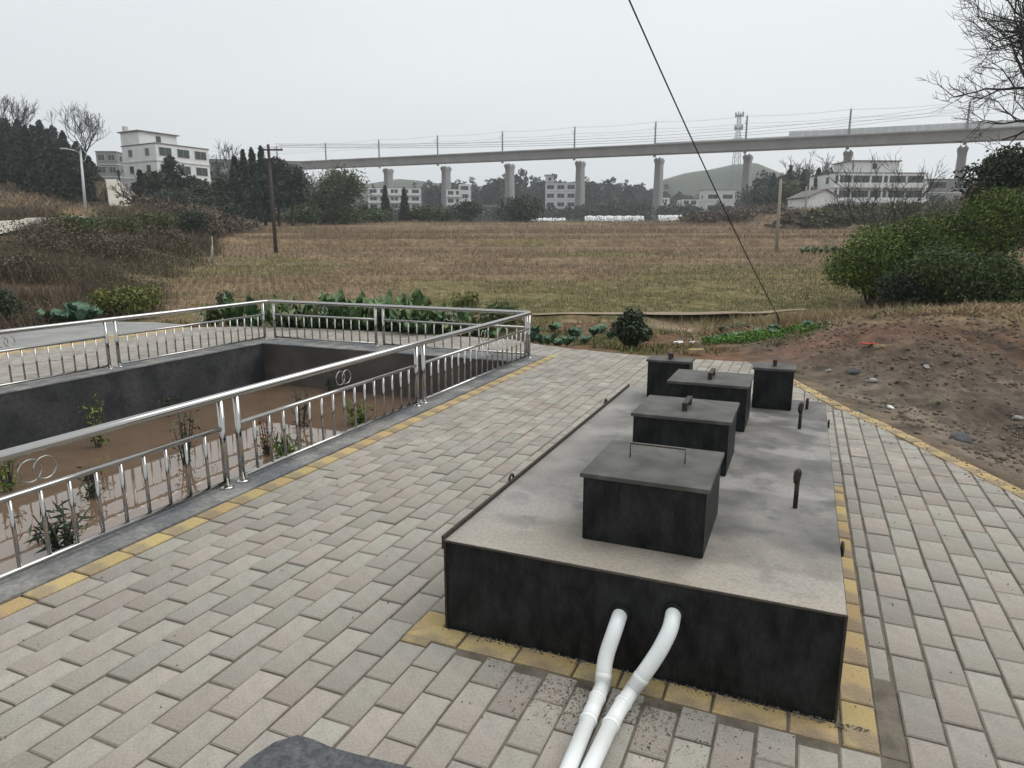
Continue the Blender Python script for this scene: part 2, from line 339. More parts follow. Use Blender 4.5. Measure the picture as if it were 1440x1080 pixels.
def furrow(x, y):
    f = np.zeros(np.shape(x))
    for yb, hw_, k_ in FUR:
        yy = yb+2.0*(vnoise(x*.04, x*0+yb, 5)-.5)+x*.02; f = np.maximum(f, sm(hw_*1.6, hw_*.5, np.abs(y-yy))*k_*sm(.25, .5, vnoise(x*.07, x*0+yb, 7)))
    return f
def H1(x, y): return float(height(np.array([x]), np.array([y]))[0])
def lerp(a, b, t): return a*(1-t[:, None])+np.array(b)[None, :]*t[:, None]
def ground_colour(x, y):
    n1 = fbm(x*.5, y*.5, 4, 41); n2 = fbm(x*.09, y*.09, 3, 43); n3 = fbm(x*2.1, y*2.1, 3, 47); d = edge_x(y)-x
    c = np.tile(np.array([.205,.145,.09]), (len(x), 1))                        # stubble field
    c = lerp(c, (.145,.10,.065), sm(.45, .65, n1)*.7)
    c = lerp(c, (.13,.135,.04), sm(.56, .66, n2+.12*(n1-.5))*.6*(y > 16)*(y < 60))
    g = (1-sm(21, 29, y+6*(n2-.5)))*(y > 17); c = lerp(c, (.125,.115,.048), g*sm(.38, .62, n1+.04)*.8)
    c = lerp(c, (.12,.085,.06), sm(.7, .3, np.abs(((y+3*n2) % 11)-5.5)/1.2)*.55*(y > 35))
    t = sm(5, 1.5, np.abs(y-56+x*.02)); pass
    for yb, hw_, k_ in ((54.2, .9, .85), (61, .5, .6), (46, .35, .35), (38.6, .3, .3), (72, .8, .5), (95, 1.2, .5)):
        yy = yb+2.0*(vnoise(x*.04, x*0+yb, 5)-.5)+x*.02; c = lerp(c, (.05,.038,.028), sm(hw_*1.6, hw_*.5, np.abs(y-yy))*k_*sm(.3, .5, vnoise(x*.07, x*0+yb, 7))*(d < 0))
    c = lerp(c, (.085,.06,.042), sm(0, 3, d)*.9)                               # left bank
    c = lerp(c, (.17,.145,.07), sm(.48, .6, n1)*sm(20, 40, d)*.8)
    ga = (y < 18.6)*(y > 11)*1.0; c = lerp(c, (.15,.085,.052), ga*.9); c = lerp(c, (.07,.10,.03), ga*sm(.5, .65, n1)*.5)
    dm = sm(3.8, 4.6, x)*(1-sm(17, 20, y))
    soil = lerp(np.tile(np.array([.135,.108,.088]), (len(x), 1)), (.10,.082,.064), sm(.4, .62, n1))
    red = np.exp(-(((x-7.6)/2.7)**2+((y-12.0)/1.5)**2)); soil = lerp(soil, (.135,.078,.05), np.clip(red*1.5*(.5+n1), 0, 1)*.75)
    rp = np.exp(-(((x-5.4)/1.3)**2+((y-11.9)/.6)**2)); soil = lerp(soil, (.22,.12,.09), np.clip(rp*1.1, 0, 1)*.45)
    straw = sm(11.7, 12.9, y+2.6*(n1-.5)+.3*(x-8))*(1-sm(17, 18.2, y)); soil = lerp(soil, (.27,.2,.125), straw*.8)
    soil = lerp(soil, (.23,.19,.15), sm(1.1, .2, np.abs(x-4.6))*sm(11, 9, y)*.5)
    n4 = fbm(x*4, y*4, 4, 71); soil = soil*(.62+.76*n4)[:, None]; soil = lerp(soil, (.05,.045,.04), sm(.6, .75, fbm(x*2.3, y*2.3, 4, 73))*.6)
    c = c*(1-dm)[:, None]+soil*dm[:, None]
    c = lerp(c, (.27,.215,.155), np.exp(-(((x-4.6)/1.0)**2+((y-18.3+.5*(x-4.6))/.95)**2)*1.4)*1.6*sm(.25,.6,n1+.15)*(polydist(x, y, FOOTW) < 0)) if len(x) > 10 else c
    hf = fbm(x*6, y*6, 3, 51); c = lerp(c, (.30,.235,.15), sm(.6, .74, fbm(x*3.3, y*3.3, 3, 53))*.5*(y > 17)*(d < 0)); c = c*(.55+.35*n3+.3*hf)[:, None]
    return c
def make_ground():
    a1 = np.radians(np.linspace(-46, 46, 580)); a0 = np.radians(np.linspace(-180, -46.5, 60)); a2 = np.radians(np.linspace(46.5, 180, 60)[:-1])
    A = np.concatenate([a0, a1, a2]); R = np.concatenate([[0.3], np.geomspace(1.5, 4, 30)[:-1], np.geomspace(4, 25, 380)[:-1], np.geomspace(25, 810, 250)])
    AA, RR = np.meshgrid(A, R); X = (RR*np.sin(AA)).ravel(); Y = (RR*np.cos(AA)).ravel()
    Z = height(X, Y); na = len(A); nr = len(R)
    i = np.arange(nr-1)[:, None]*na; j = np.arange(na)[None, :]; jn = (j+1) % na
    Q = np.stack([i+j, i+jn, i+na+jn, i+na+j], -1).reshape(-1, 4)[:, ::-1]
    me = npmesh('ground', np.c_[X, Y, Z], Q, ground_colour(X, Y)); me.polygons.foreach_set('use_smooth', [True]*len(me.polygons))
    link('ground', me, M['ground'], kind='structure')
make_ground()

# ------------------------------------------------------------ terrace paving
terr = empty('terrace_paving', (0, 0, 0), -YAW, kind='structure')
def clip(poly, P, outside=False):       # clip convex poly against CONVEX-ish side list: keep left of each edge
    for i in range(len(P)):
        a = P[i]; b_ = P[(i+1) % len(P)]; o_ = []
        if len(poly) == 0: return []
        f = lambda q: (b_[0]-a[0])*(q[1]-a[1])-(b_[1]-a[1])*(q[0]-a[0])
        for k in range(len(poly)):
            p, q = poly[k], poly[(k+1) % len(poly)]; fp, fq = f(p), f(q)
            if fp >= 0: o_.append(p)
            if (fp >= 0) != (fq >= 0): t = fp/(fp-fq); o_.append((p[0]+t*(q[0]-p[0]), p[1]+t*(q[1]-p[1])))
        poly = o_
    return poly
def area(p): return .5*abs(sum(p[i][0]*p[(i+1) % len(p)][1]-p[(i+1) % len(p)][0]*p[i][1] for i in range(len(p))))
PL, PW, JT, PH = .31, .155, .0105, .055
rng = random.Random(7)
def brickgeo(mb, poly, dz=0, tilt=(0, 0), jt=JT):
    n = len(poly); cx = sum(p[0] for p in poly)/n; cy = sum(p[1] for p in poly)/n
    def shrink(m_): # inset each vertex toward the centroid by about m_ on both axes
        o_ = []
        for p in poly:
            dx, dy = p[0]-cx, p[1]-cy
            o_.append((p[0]-math.copysign(min(m_, abs(dx)), dx) if abs(dx) > 1e-6 else p[0], p[1]-math.copysign(min(m_, abs(dy)), dy) if abs(dy) > 1e-6 else p[1]))
        return o_
    a = shrink(jt/2); b_ = shrink(jt/2+.006); zt = lambda p: dz+tilt[0]*(p[0]-cx)+tilt[1]*(p[1]-cy)
    vs = [(x, y, -PH) for x, y in a]+[(x, y, zt((x, y))-.006) for x, y in a]+[(x, y, zt((x, y))) for x, y in b_]
    fs = [(i, (i+1) % n, n+(i+1) % n, n+i) for i in range(n)]+[(n+i, n+(i+1) % n, 2*n+(i+1) % n, 2*n+i) for i in range(n)]+[tuple(2*n+i for i in range(n))]
    mb.add(vs, fs)
def line_at(pts, u, key=0):
    xs = [p[key] for p in pts]; ys = [p[1-key] for p in pts]; o_ = np.argsort(xs); return float(np.interp(u, np.array(xs)[o_], np.array(ys)[o_]))
def outu(v): return line_at(OUTC, v, 1)
def farv(u): return line_at(FARL, u, 0)
rects = []      # (u0,u1,v0,v1)
NOZ = [(-4.0, -3.84), ]
TX0, TX1, TY0, TY1 = -1.592, .275, 2.89, 6.945     # tank footprint
def keep_cell(poly):
    """clip a paver polygon to the grey areas"""
    us = [p[0] for p in poly]; vs = [p[1] for p in poly]; u0, u1, v0, v1 = min(us), max(us), min(vs), max(vs); uc = (u0+u1)/2; vc = (v0+v1)/2
    # outer kerb
    pl = poly
    if v1 > 11.2 or uc > -1.5:
        # local straight pieces of the boundary
        for i in range(len(OUTC)-1):
            a, b_ = OUTC[i], OUTC[i+1]
            if min(a[1], b_[1])-.3 <= vc <= max(a[1], b_[1])+.3:
                dx, dy = b_[0]-a[0], b_[1]-a[1]; l = math.hypot(dx, dy); nx, ny = dy/l, -dx/l   # inward normal
                off = .158; A = (a[0]+nx*off, a[1]+ny*off)
                f = lambda q: (q[0]-A[0])*nx+(q[1]-A[1])*ny
                o_ = []
                for k in range(len(pl)):
                    p, q = pl[k], pl[(k+1) % len(pl)]; fp, fq = f(p), f(q)
                    if fp >= 0: o_.append(p)
                    if (fp >= 0) != (fq >= 0): t = fp/(fp-fq); o_.append((p[0]+t*(q[0]-p[0]), p[1]+t*(q[1]-p[1])))
                pl = o_
                if len(pl) < 3: return None
    fv = farv(uc)
    if v1 > fv: pl = clip(pl, [(-99, -99), (99, -99), (99, fv), (-99, fv)])
    if len(pl) < 3 or area(pl) < .007: return None
    return pl
YTRI = []
cands = []   # (poly, full?, dist)
def lay(u0, u1, v0, v1, off=0.0, hole=None, row0=0, ref=None):
    nr = max(1, round((u1-u0)/PW)); pw = (u1-u0)/nr
    for r in range(nr):
        a = u0+r*pw; st = (((r+row0) % 2)*PL/2+off) % PL; k0 = math.floor((v0-st)/PL); k = k0
        while st+k*PL < v1:
            s0 = st+k*PL; s1 = s0+PL; k += 1; lo = max(s0, v0); hi = min(s1, v1)
            if hi-lo < .05: continue
            segs = [(lo, hi)]
            if hole and a+pw/2 > hole[0] and a+pw/2 < hole[1]:
                segs = []
                if lo < hole[2]: segs.append((lo, min(hi, hole[2])))
                if hi > hole[3]: segs.append((max(lo, hole[3]), hi))
            for lo_, hi_ in segs:
                if hi_-lo_ < .04: continue
                poly = [(a, lo_), (a+pw, lo_), (a+pw, hi_), (a, hi_)]; q = keep_cell(poly)
                if -1.76 < a+pw/2 < -1.59 and lo_ < 3.0 < hi_: YTRI.append(poly); continue
                if q: cands.append((q, q == poly or len(q) == 4 and abs(area(q)-PL*pw) < 1e-4, pw))
# plaza between pond and tank, in front of and behind the tank
OFF = 1.608 % PL
lay(-3.838, TX0-.005, -2.5, 12.8, OFF)                       # left of the tank
n_left = round((TX0-.005+3.838)/PW)
lay(TX0-.005, .433, -2.5, 2.742, OFF, row0=n_left)
lay(TX0-.005, .433, TY1+.01, 12.5, OFF, row0=n_left)
lay(.29, .433, 6.02, TY1+.01, OFF, row0=1)
lay(.53, 5.7, -2.5, 11.9, OFF+.06)
lay(.437, .526, 3.28, 12, OFF+.1)                            # narrow cut strip beside the tank border
lay(-12.76, -10.0, -2.5, 12.9, OFF)
lay(-10.0, -3.84, 11.06, 12.9, OFF)
W_ = lambda q: Lw(q[0], q[1])
def seen(c):
    x = c[0]*RV[0]+c[1]*DV[0]; y = c[0]*RV[1]+c[1]*DV[1]
    zc = y*_c+2*_s
    return zc > .3 and abs(x/zc*F) < 735 and (-(y*_s-2*_c)/zc*F) < 560
def cent(q): return (sum(p[0] for p in q)/len(q), sum(p[1] for p in q)/len(q))
def cdist(q): c = cent(q); return math.hypot(c[0], c[1])
cands.sort(key=lambda c: (0 if (c[1] and seen(cent(c[0]))) else 1, cdist(c[0])))
indiv = [c for c in cands[:300] if c[1]]; rest = cands[len(indiv):]
shared = {}
for q, full, pw in indiv:
    us = [p[0] for p in q]; vs = [p[1] for p in q]; wu = round(max(us)-min(us), 3); wv = round(max(vs)-min(vs), 3)
    kk = (wu, wv, rng.randrange(3))
    if kk not in shared:
        mb = MB(); t = (rng.uniform(-.012, .012), rng.uniform(-.012, .012))
        brickgeo(mb, [(-wu/2, -wv/2), (wu/2, -wv/2), (wu/2, wv/2), (-wu/2, wv/2)], tilt=t); shared[kk] = mb.mesh('paver')
    c = cent(q); o = link('paver', shared[kk], M['paver'], terr, (c[0]+rng.uniform(-.002, .002), c[1]+rng.uniform(-.002, .002), rng.uniform(-.0055, .003))); o.rotation_euler = (rng.uniform(-.004,.004), rng.uniform(-.008, .008), rng.uniform(-.012, .012))
mb = MB()
for q, full, pw in rest: brickgeo(mb, q, rng.uniform(-.004, .003), (rng.uniform(-.015, .015), rng.uniform(-.01, .01)), JT)
mb.build('paver_field', M['paver'], terr, kind='stuff')
def ybrick(poly):
    c = cent(poly); mb = MB(); brickgeo(mb, [(p[0]-c[0], p[1]-c[1]) for p in poly], 0, (rng.uniform(-.015, .015), rng.uniform(-.01, .01)), .012)
    mb.build('yellow_paver', M['ypaver'], terr, (c[0], c[1], rng.uniform(-.002, .004)))
v = 1.0
while v < 11.0: ybrick([(-3.998, v), (-3.843, v), (-3.843, v+PL), (-3.998, v+PL)]); v += PL
us = [-1.76, -1.458, -1.156, -.855, -.64, -.432, -.225, .086, .285]
for a, b_ in zip(us[:-1], us[1:]): ybrick([(a, 2.745), (b_, 2.745), (b_, 2.886), (a, 2.886)])
for q in YTRI: ybrick(q)
v = 2.745
while v < 5.98:
    ybrick([(.288, v), (.434, v), (.434, min(v+PL, 6.0)), (.288, min(v+PL, 6.0))]); v += PL
# outer kerb, walking along the curve
KP = OUTC; KD = dd = [0]
for a, b_ in zip(KP[:-1], KP[1:]): dd.append(dd[-1]+math.hypot(b_[0]-a[0], b_[1]-a[1]))
def along(s): return (float(np.interp(s, KD, [p[0] for p in KP])), float(np.interp(s, KD, [p[1] for p in KP])))
s = .2
while s+PL < dd[-1]-4:
    a, b_ = along(s), along(s+PL); dx, dy = b_[0]-a[0], b_[1]-a[1]; l = math.hypot(dx, dy); nx, ny = dy/l*.155, -dx/l*.155
    ybrick([(a[0]+nx, a[1]+ny), (b_[0]+nx, b_[1]+ny), b_, a][::1] if True else None); s += PL
mb = MB()
for r in range(4):
    v = -2.5+(r % 2)*.15
    while v < farv(-13.1)-.3: brickgeo(mb, [(-13.4+r*PW, v), (-13.4+(r+1)*PW, v), (-13.4+(r+1)*PW, v+PL), (-13.4+r*PW, v+PL)], rng.uniform(-.003, .003)); v += PL
mb.build('yellow_paver_band', M['ypaver'], terr, kind='stuff')
mb = MB()   # sand bed seen in the joints
mb.add([(u, v, -.011) for u, v in [(-3.99,-3),(5.6,-3)]+OUTC[::-1][1:]+[(-2.3,11.78),(-3.9,12.04),(-3.99,12.05)]], [tuple(range(2+len(OUTC)-1+3))])
mb.add([(u, v, -.011) for u, v in [(-13.45,-3),(-10,-3),(-10,11.05),(-3.99,11.05),(-3.99,12.05),(-4.9,12.4),(-5.3,12.7),(-8,12.75),(-11.3,12.45),(-13.45,11.45)]], [tuple(range(10))])
mb.build('sand_bed', M['sand'], terr)
lane = MB().add([(u, v, -.012) for u, v in LANE], [tuple(range(len(LANE)))]); o = lane.build('lane', M['lane'], kind='structure'); o.rotation_euler = (0, 0, -YAW)
# mortar smear on the paving
p0 = [(332,1079),(352,1062),(385,1040),(418,1030),(440,1036),(465,1047),(500,1057),(540,1066),(580,1076),(620,1095),(640,1130),(560,1160),(420,1160),(330,1130)]
C0 = atz(460, 1090, 0); mb = MB(); top = [atz(x, y, .012)-C0 for x, y in p0]
n_ = len(top); inn = [t*.86+np.array([0, 0, .006]) for t in top]
mb.add([(*t[:2], .001) for t in top]+[(*(t[:2]*.985), .003) for t in top]+[(*t[:2], .0065+rng.uniform(0,.002)) for t in inn], [(i, (i+1) % n_, n_+(i+1) % n_, n_+i) for i in range(n_)]+[(n_+i, n_+(i+1) % n_, 2*n_+(i+1) % n_, 2*n_+i) for i in range(n_)]+[tuple(2*n_+i for i in range(n_))])
o = mb.build('mortar_patch', M['asphalt'], loc=C0, label='dark grey patch of dried mortar smeared over the grey pavers', cat='mortar patch')
# dirt strip beside the right yellow border, with cut setts
MB().add([(u, v, -.008) for u, v in [(.436,2.75),(.528,2.75),(.528,3.4),(.436,3.4)]], [(0,1,2,3)]).build('dirt_strip', M['sand'], terr)

# ------------------------------------------------------------ pond basin
PU0, PU1, PV0, PV1, WZ = -9.62, -4.32, -2.4, 10.36, -.79
basin = empty('pond_basin', (0, 0, 0), -YAW, label='rectangular sunken cement basin of shallow muddy water inside the railing', cat='basin')
MB().box(PU0-.3, PU0, PV0, PV1, -1.1, -.002).build('wall', M['wall'], basin)
MB().box(PU1, PU1+.3, PV0, PV1, -1.1, -.002).build('wall', M['wall'], basin)
MB().box(PU0-.3, PU1+.3, PV1, PV1+.4, -1.1, -.002).build('wall', M['wall2'], basin)
MB().box(PU0-.3, PU1+.3, PV0-.3, PV0, -1.1, -.002).build('wall', M['wall'], basin)
g = MB(); g.box(PU0-.36, PU0+.012, PV0-.3, PV1-.012, -.012, .008, .003); g.box(PU1-.012, -4.004, PV0-.3, 11.0, -.012, .008, .003); g.box(PU0-.36, PU1-.013, PV1-.012, 11.04, -.012, .009, .003)
g.build('coping', M['coping'], basin)
MB().box(PU0-.1, PU1+.1, PV0-.1, PV1+.1, -1.2, -.93).build('floor', M['mud'], basin)
wt = MB().add([(PU0-.1, PV0-.1, WZ), (PU1+.1, PV0-.1, WZ), (PU1+.1, PV1+.1, WZ), (PU0-.1, PV1+.1, WZ)], [(0, 1, 2, 3)]).build('water', M['water'], kind='structure'); wt.rotation_euler = (0, 0, -YAW)

# ------------------------------------------------------------ railing
rail = empty('stainless_railing', (0, 0, 0), -YAW, label='polished stainless steel railing round the sunken pond, with paired posts and ring ornaments', cat='railing')
RU0, RU1, RV0_, RV1 = -9.87, -4.2, -1.9, 10.86; HZ, MZ, BZ, Z0 = .765, .51, .055, .008
hb = MB().tube([(RU1, RV0_, HZ), (RU1, RV1-.12, HZ), (RU1-.03, RV1-.03, HZ), (RU1-.12, RV1, HZ), (RU0+.12, RV1, HZ), (RU0+.03, RV1-.03, HZ), (RU0, RV1-.12, HZ), (RU0, RV0_, HZ)], .034, 14)
hb.build('handrail', M['steel'], rail, smooth=True)
def mbcyl(r, z0, z1, n=12): return MB().tube([(0, 0, z0), (0, 0, z1)], r, n)
me_post = mbcyl(.026, Z0, HZ-.02).mesh('post', True); me_fl = MB().tube([(0,0,Z0-.001),(0,0,Z0+.012),(0,0,Z0+.02)], [.055,.052,.03], 16).mesh('flange', True); me_bal = mbcyl(.0125, BZ, MZ, 8).mesh('baluster', True)
mbr = MB(); mbr.torus((0, -.042, 0), .07, .0055); mbr.torus((.012, .042, 0), .07, .0055); me_ring = mbr.mesh('ring_ornament', True)
mbr2 = MB(); mbr2.torus((-.042, 0, 0), .07, .0055, ax='y'); mbr2.torus((.042, .012, 0), .07, .0055, ax='y'); me_ring2 = mbr2.mesh('ring_ornament', True)
def rail_line(fx, fy, s0, s1, alongv, pairs, ends):
    """pairs: centres of post pairs; ends: single end posts"""
    P = lambda s: (fx, s) if alongv else (s, fy)
    posts = []
    for p in pairs: posts += [p-.085, p+.085]
    posts += ends; posts.sort()
    for p in posts:
        o = link('post', me_post, M['steel'], rail, (*P(p), 0)); link('flange', me_fl, M['steel'], o)
    # panels lie between pairs
    cuts = sorted([s0]+[p for p in pairs]+[s1])
    for a, b_ in zip(cuts[:-1], cuts[1:]):
        lo = a+.085 if a in pairs else a; hi = b_-.085 if b_ in pairs else b_
        for z, r, nm in ((MZ, .019, 'mid_rail'), (BZ, .019, 'bottom_rail')): MB().tube([(*P(lo), z), (*P(hi), z)], r, 10).build(nm, M['steel'], rail, smooth=True)
        n = max(2, round((hi-lo)/.181)); st = (hi-lo)/n
        for k in range(1, n): link('baluster', me_bal, M['steel'], rail, (*P(lo+k*st), 0))
        mid = (lo+hi)/2; link('ring_ornament', me_ring if alongv else me_ring2, M['steel'], rail, (*P(mid), (MZ+HZ)/2-.008))
rail_line(RU1, 0, RV0_, RV1-.13, True, [1.02, 4.09, 7.12], [RV1-.13])
rail_line(RU0, 0, RV0_, RV1-.13, True, [1.2, 4.3, 7.39], [RV1-.15])
rail_line(0, RV1, RU0+.13, RU1-.1, False, [-7.25], [RU0+.13, RU1-.1])

# ------------------------------------------------------------ steel tank
TH = .49
tank = empty('buried_treatment_tank', Lw(TX0, TY0), -YAW, label='long low black steel tank with dusty grey top and five lidded boxes', cat='tank')
TW, TL = TX1-TX0, TY1-TY0
g = MB(); g.box(0, TW, 0, TL, -.05, TH-.006, .004); g.build('body', M['blackpaint'], tank)
for x_ in (.006, TW-.006): MB().tube([(x_, -.004, 0), (x_, -.004, TH-.01)], .007, 5).build('weld_seam', M['rust'], tank)
MB().tube([(0, -.003, TH-.004), (TW*.4, -.004, TH-.006), (TW, -.003, TH-.004)], .006, 5).build('weld_seam', M['rust'], tank)
MB().box(.004, TW-.004, .004, TL-.004, TH-.005, TH, 0).build('top_plate', M['tanktop'], tank)
g = MB(); g.box(-.012, .003, -.004, TL, TH-.05, TH+.022); g.build('edge_angle', M['rust'], tank)
def lug(u, v, z, R=.034, tall=.0, part='lifting_eye'):
    pts = [(0, -R*.8, 0), (0, -R, .02+tall)]+[(0, -R*math.cos(a), .03+tall+R*math.sin(a)) for a in np.linspace(0.2, math.pi-.2, 8)]+[(0, R, .02+tall), (0, R*.8, 0)]
    MB().tube(pts, .0085, 6).build(part, M['rust'], tank, (u, v, z), smooth=True)
lug(-.022, .94, TH-.02); lug(-.022, 3.2, TH-.02); lug(TW+.012, .75, TH-.06, .03, .0); lug(TW+.012, 3.35, TH-.06, .03)
boxes = [(.3395, 3.290, .634, .638, .356, 'y'), (.794, 4.465, .646, .5955, .366, 'x'), (1.262, 5.503, .640, .5645, .372, 'x'), (1.2796, 6.479, .420, .265, .377, 'x'), (2.160, 6.084, .364, .336, .374, 'x')]
labs = ['nearest access box with a long thin bent-rod lid handle', 'second access box, with a short thick lid handle', 'third access box, half hidden behind the second', 'small access box at the far left corner', 'small access box at the far right corner']
for k, (ox, oy, bw, bl, bh, hd) in enumerate(boxes):
    p = tol((ox, oy, 0)); ax, ay = p[0]-TX0, p[1]-TY0
    bw -= .03; bl -= .03
    e = MB().box(0.015, bw+.015, .015, bl+.015, 0, bh-.018, .004).build('access_box', M['blackpaint'], tank, (ax, ay, TH+.001), label=labs[k])
    MB().box(0, bw+.03, 0, bl+.03, bh-.022, bh, .003).build('lid', M['boxlid'], e)
    cx, cy = (bw+.03)/2, (bl+.03)/2
    if k == 0:
        MB().tube([(cx-.145, cy+.04, bh-.002), (cx-.145, cy+.04, bh+.075), (cx+.145, cy+.04, bh+.075), (cx+.145, cy+.04, bh-.002)], .0045, 6).build('handle', M['rust'], e)
    else:
        w = .016; l = .105 if k < 3 else .05; g = MB()
        g.box(cx-w, cx+w, cy-l*1.1, cy-l*.8, bh-.002, bh+.045); g.box(cx-w, cx+w, cy+l*.8, cy+l*1.1, bh-.002, bh+.045); g.box(cx-w-.003, cx+w+.003, cy-l*1.15, cy+l*1.15, bh+.0445, bh+.058, .003)
        g.build('handle', M['rust'], e)
for px, py, h_, cap in ((1118, 714, .215, 1), (1124, 603, .2, 1), (1134.5, 575, .1, 0)):
    P = atz(px, py, TH); q = tol(P); g = MB().tube([(0, 0, 0), (0, 0, h_)], .0135, 10)
    o = g.build('vent_pipe', M['rust'], tank, (q[0]-TX0, q[1]-TY0, TH-.002), smooth=True)
    if cap: MB().tube([(-.004, 0, h_-.065), (-.004, 0, h_-.03), (0, 0, h_), (.004, -.012, h_+.02)], [.016, .021, .021, .011], 10).build('cap', M['rust'], o, smooth=True)

# ------------------------------------------------------------ PVC pipes
def bez(pts, n=5):      # rounded polyline
    pts = [np.array(p, float) for p in pts]; o_ = [pts[0]]
    for i in range(1, len(pts)-1):
        a = pts[i]+(pts[i-1]-pts[i])*.4; b_ = pts[i]+(pts[i+1]-pts[i])*.4
        for t in np.linspace(0, 1, n): o_.append(a*(1-t)**2+pts[i]*2*t*(1-t)+b_*t*t)
    return o_+[pts[-1]]
def pipe(px, lab):
    P0 = atv(*px[0], 2.93); P0[2] += 0
    A = atv(*px[0], 2.885); B_ = atv(*px[1], 2.80); C_ = atv(*px[2], 2.735); D_ = atv(*px[3], 2.665)
    G = atz(*px[4], .05); Hh = atz(*px[5], .046); I = Hh+(Hh-G)*1.6; I[2] = .046
    inn = A+np.array([*(DV*.05), 0])
    root = empty('drain_pipe', Hh, 0, label=lab, cat='pipe', group='white drain pipes'); R = .0335
    rel = lambda L: [q-Hh for q in L]
    MB().tube(rel(bez([inn, A, B_, C_, D_])), R*1.06, 18).build('elbow', M['pvc'], root, smooth=True)
    MB().tube(rel(bez([D_, D_*.3+G*.7, G*.75+Hh*.25])[0:]), R*1.0, 18).build('elbow', M['pvc'], root, smooth=True)
    MB().tube(rel([G*.8+Hh*.2, Hh, I]), R*.97, 18).build('straight_pipe', M['pvc'], root, smooth=True)
    for q, t in ((C_*.35+D_*.65, D_-C_), (D_*.45+G*.55, G-D_), (G*.78+Hh*.22, Hh-G)):
        t = t/np.linalg.norm(t); MB().tube([q-Hh-t*.012, q-Hh-t*.010, q-Hh+t*.010, q-Hh+t*.012], [R*1.03, R*1.10, R*1.10, R*1.03], 18).build('coupling', M['pvc'], root, smooth=True)
    g = MB(); g.torus((0, 0, 0), R*1.15, R*.35, 14, 6, 'y'); o = g.build('sealant', M['blackpaint'], root, A-Hh); o.rotation_euler = (0, 0, -YAW)
    return A, B_, C_, D_, G
for a in (pipe([(872,864),(866,882),(851,925),(847,965),(834,996),(800,1080)], 'left white plastic pipe running from the tank front onto the pavers'),
          pipe([(947,862),(943,885),(925,920),(888,972),(866,1004),(830,1080)], 'right white plastic pipe leaving the tank and bending down beside the other')):
    print('PIPE', [np.round(q, 2).tolist() for q in a])
# ------------------------------------------------------------ vegetation builders
def leaf_mesh(name, P, size, seed=0, ratio=.5, up=0., jit=.5, nrm=None):
    r = np.random.RandomState(seed); n = len(P); P = np.asarray(P, float)
    a = r.normal(size=(n, 3)); a[:, 2] = a[:, 2]*(1-up)+up*1.0
    a /= np.linalg.norm(a, axis=1)[:, None]
    b = r.normal(size=(n, 3)); b -= (b*a).sum(1)[:, None]*a; b /= np.linalg.norm(b, axis=1)[:, None]+1e-9
    s = (np.asarray(size)*(1+jit*(r.rand(n)-.5)*2))[:, None] if np.ndim(size) else (size*(1+jit*(r.rand(n)-.5)*2))[:, None]
    c = np.cross(a, b)
    V = np.stack([P-a*s*.5, P+b*s*ratio*.5+c*s*.06, P+a*s*.5, P-b*s*ratio*.5+c*s*.06], 1).reshape(-1, 3)
    Q = np.arange(4*n).reshape(-1, 4); return npmesh(name, V, Q)
def lobes(r, n, R, Hh, z0, spread=.62):
    L = []
    for i in range(n):
        a = r.rand()*2*math.pi; q = math.sqrt(r.rand())*spread; t = r.rand()
        rad = R*(.34+.22*r.rand())
        L.append((R*q*math.cos(a), R*q*math.sin(a), z0+rad*.7+(Hh-z0-rad*1.5)*t*(1-.35*q), rad))
    return L
def pts_lobes(r, L, n, flat=.8):
    w = np.array([l[3]**2 for l in L]); idx = r.choice(len(L), n, p=w/w.sum()); d = r.normal(size=(n, 3)); d /= np.linalg.norm(d, axis=1)[:, None]
    rr = (1-.45*r.rand(n)**2)*(1+.7*(r.rand(n)-.5)*r.rand(n)); A = np.array(L)
    return A[idx, :3]+d*(A[idx, 3]*rr)[:, None]*np.array([1, 1, flat])
def crown_pts(kind, R, Hh, n, seed):
    r = np.random.RandomState(seed)
    if kind == 'conifer':
        t = r.rand(n)**1.25; z = Hh*(.1+.9*t); a = r.rand(n)*2*math.pi
        ly = .68+.32*np.abs(np.sin(t*Hh*1.7+seed))+.16*np.sin(a*3+t*9+seed)
        rad = R*((1-t)**.75*.95+.05)*ly*np.sqrt(.25+.75*r.rand(n))*(1+.3*(r.rand(n)-.5))
        return np.c_[rad*np.cos(a), rad*np.sin(a), z-.25*rad]
    if kind == 'bamboo':
        m_ = 16; k = r.randint(m_, size=n); ang = np.arange(m_)*2.4+seed; reach = .25+.75*((np.arange(m_)*7) % m_)/m_
        t = r.rand(n)**.7; top = Hh*(1-.28*reach[k]**1.5)*(.85+.15*np.sin(k*3.1)); x = R*reach[k]*t**1.6
        z = top*(np.sin(np.minimum(t*1.15, 1)*math.pi/2)); sp = R*.22
        return np.c_[x*np.cos(ang[k]), x*np.sin(ang[k]), z]+r.normal(size=(n, 3))*sp*np.array([1, 1, .9])
    if kind == 'tall':
        L = [(R*(.75-.06*i)*math.cos(i*2.4+seed)*(.3+.7*r.rand()), R*(.75-.06*i)*math.sin(i*2.4+seed)*(.3+.7*r.rand()), Hh*(.16+.74*i/11)*(.92+.16*r.rand()), R*(.56-.36*i/11)*(.7+.6*r.rand())) for i in range(12)]
        return pts_lobes(r, L, n, 1.15)
    if kind == 'bush': return pts_lobes(r, lobes(r, 11, R, Hh, Hh*.05, .72)+[(0, 0, Hh*.4, R*.55)], n, .85)
    return pts_lobes(r, lobes(r, 13, R, Hh, Hh*.28, .66), n, .8)
ORD = ['first','second','third','fourth','fifth','sixth','seventh','eighth','ninth','tenth','eleventh','twelfth','thirteenth','fourteenth','fifteenth']
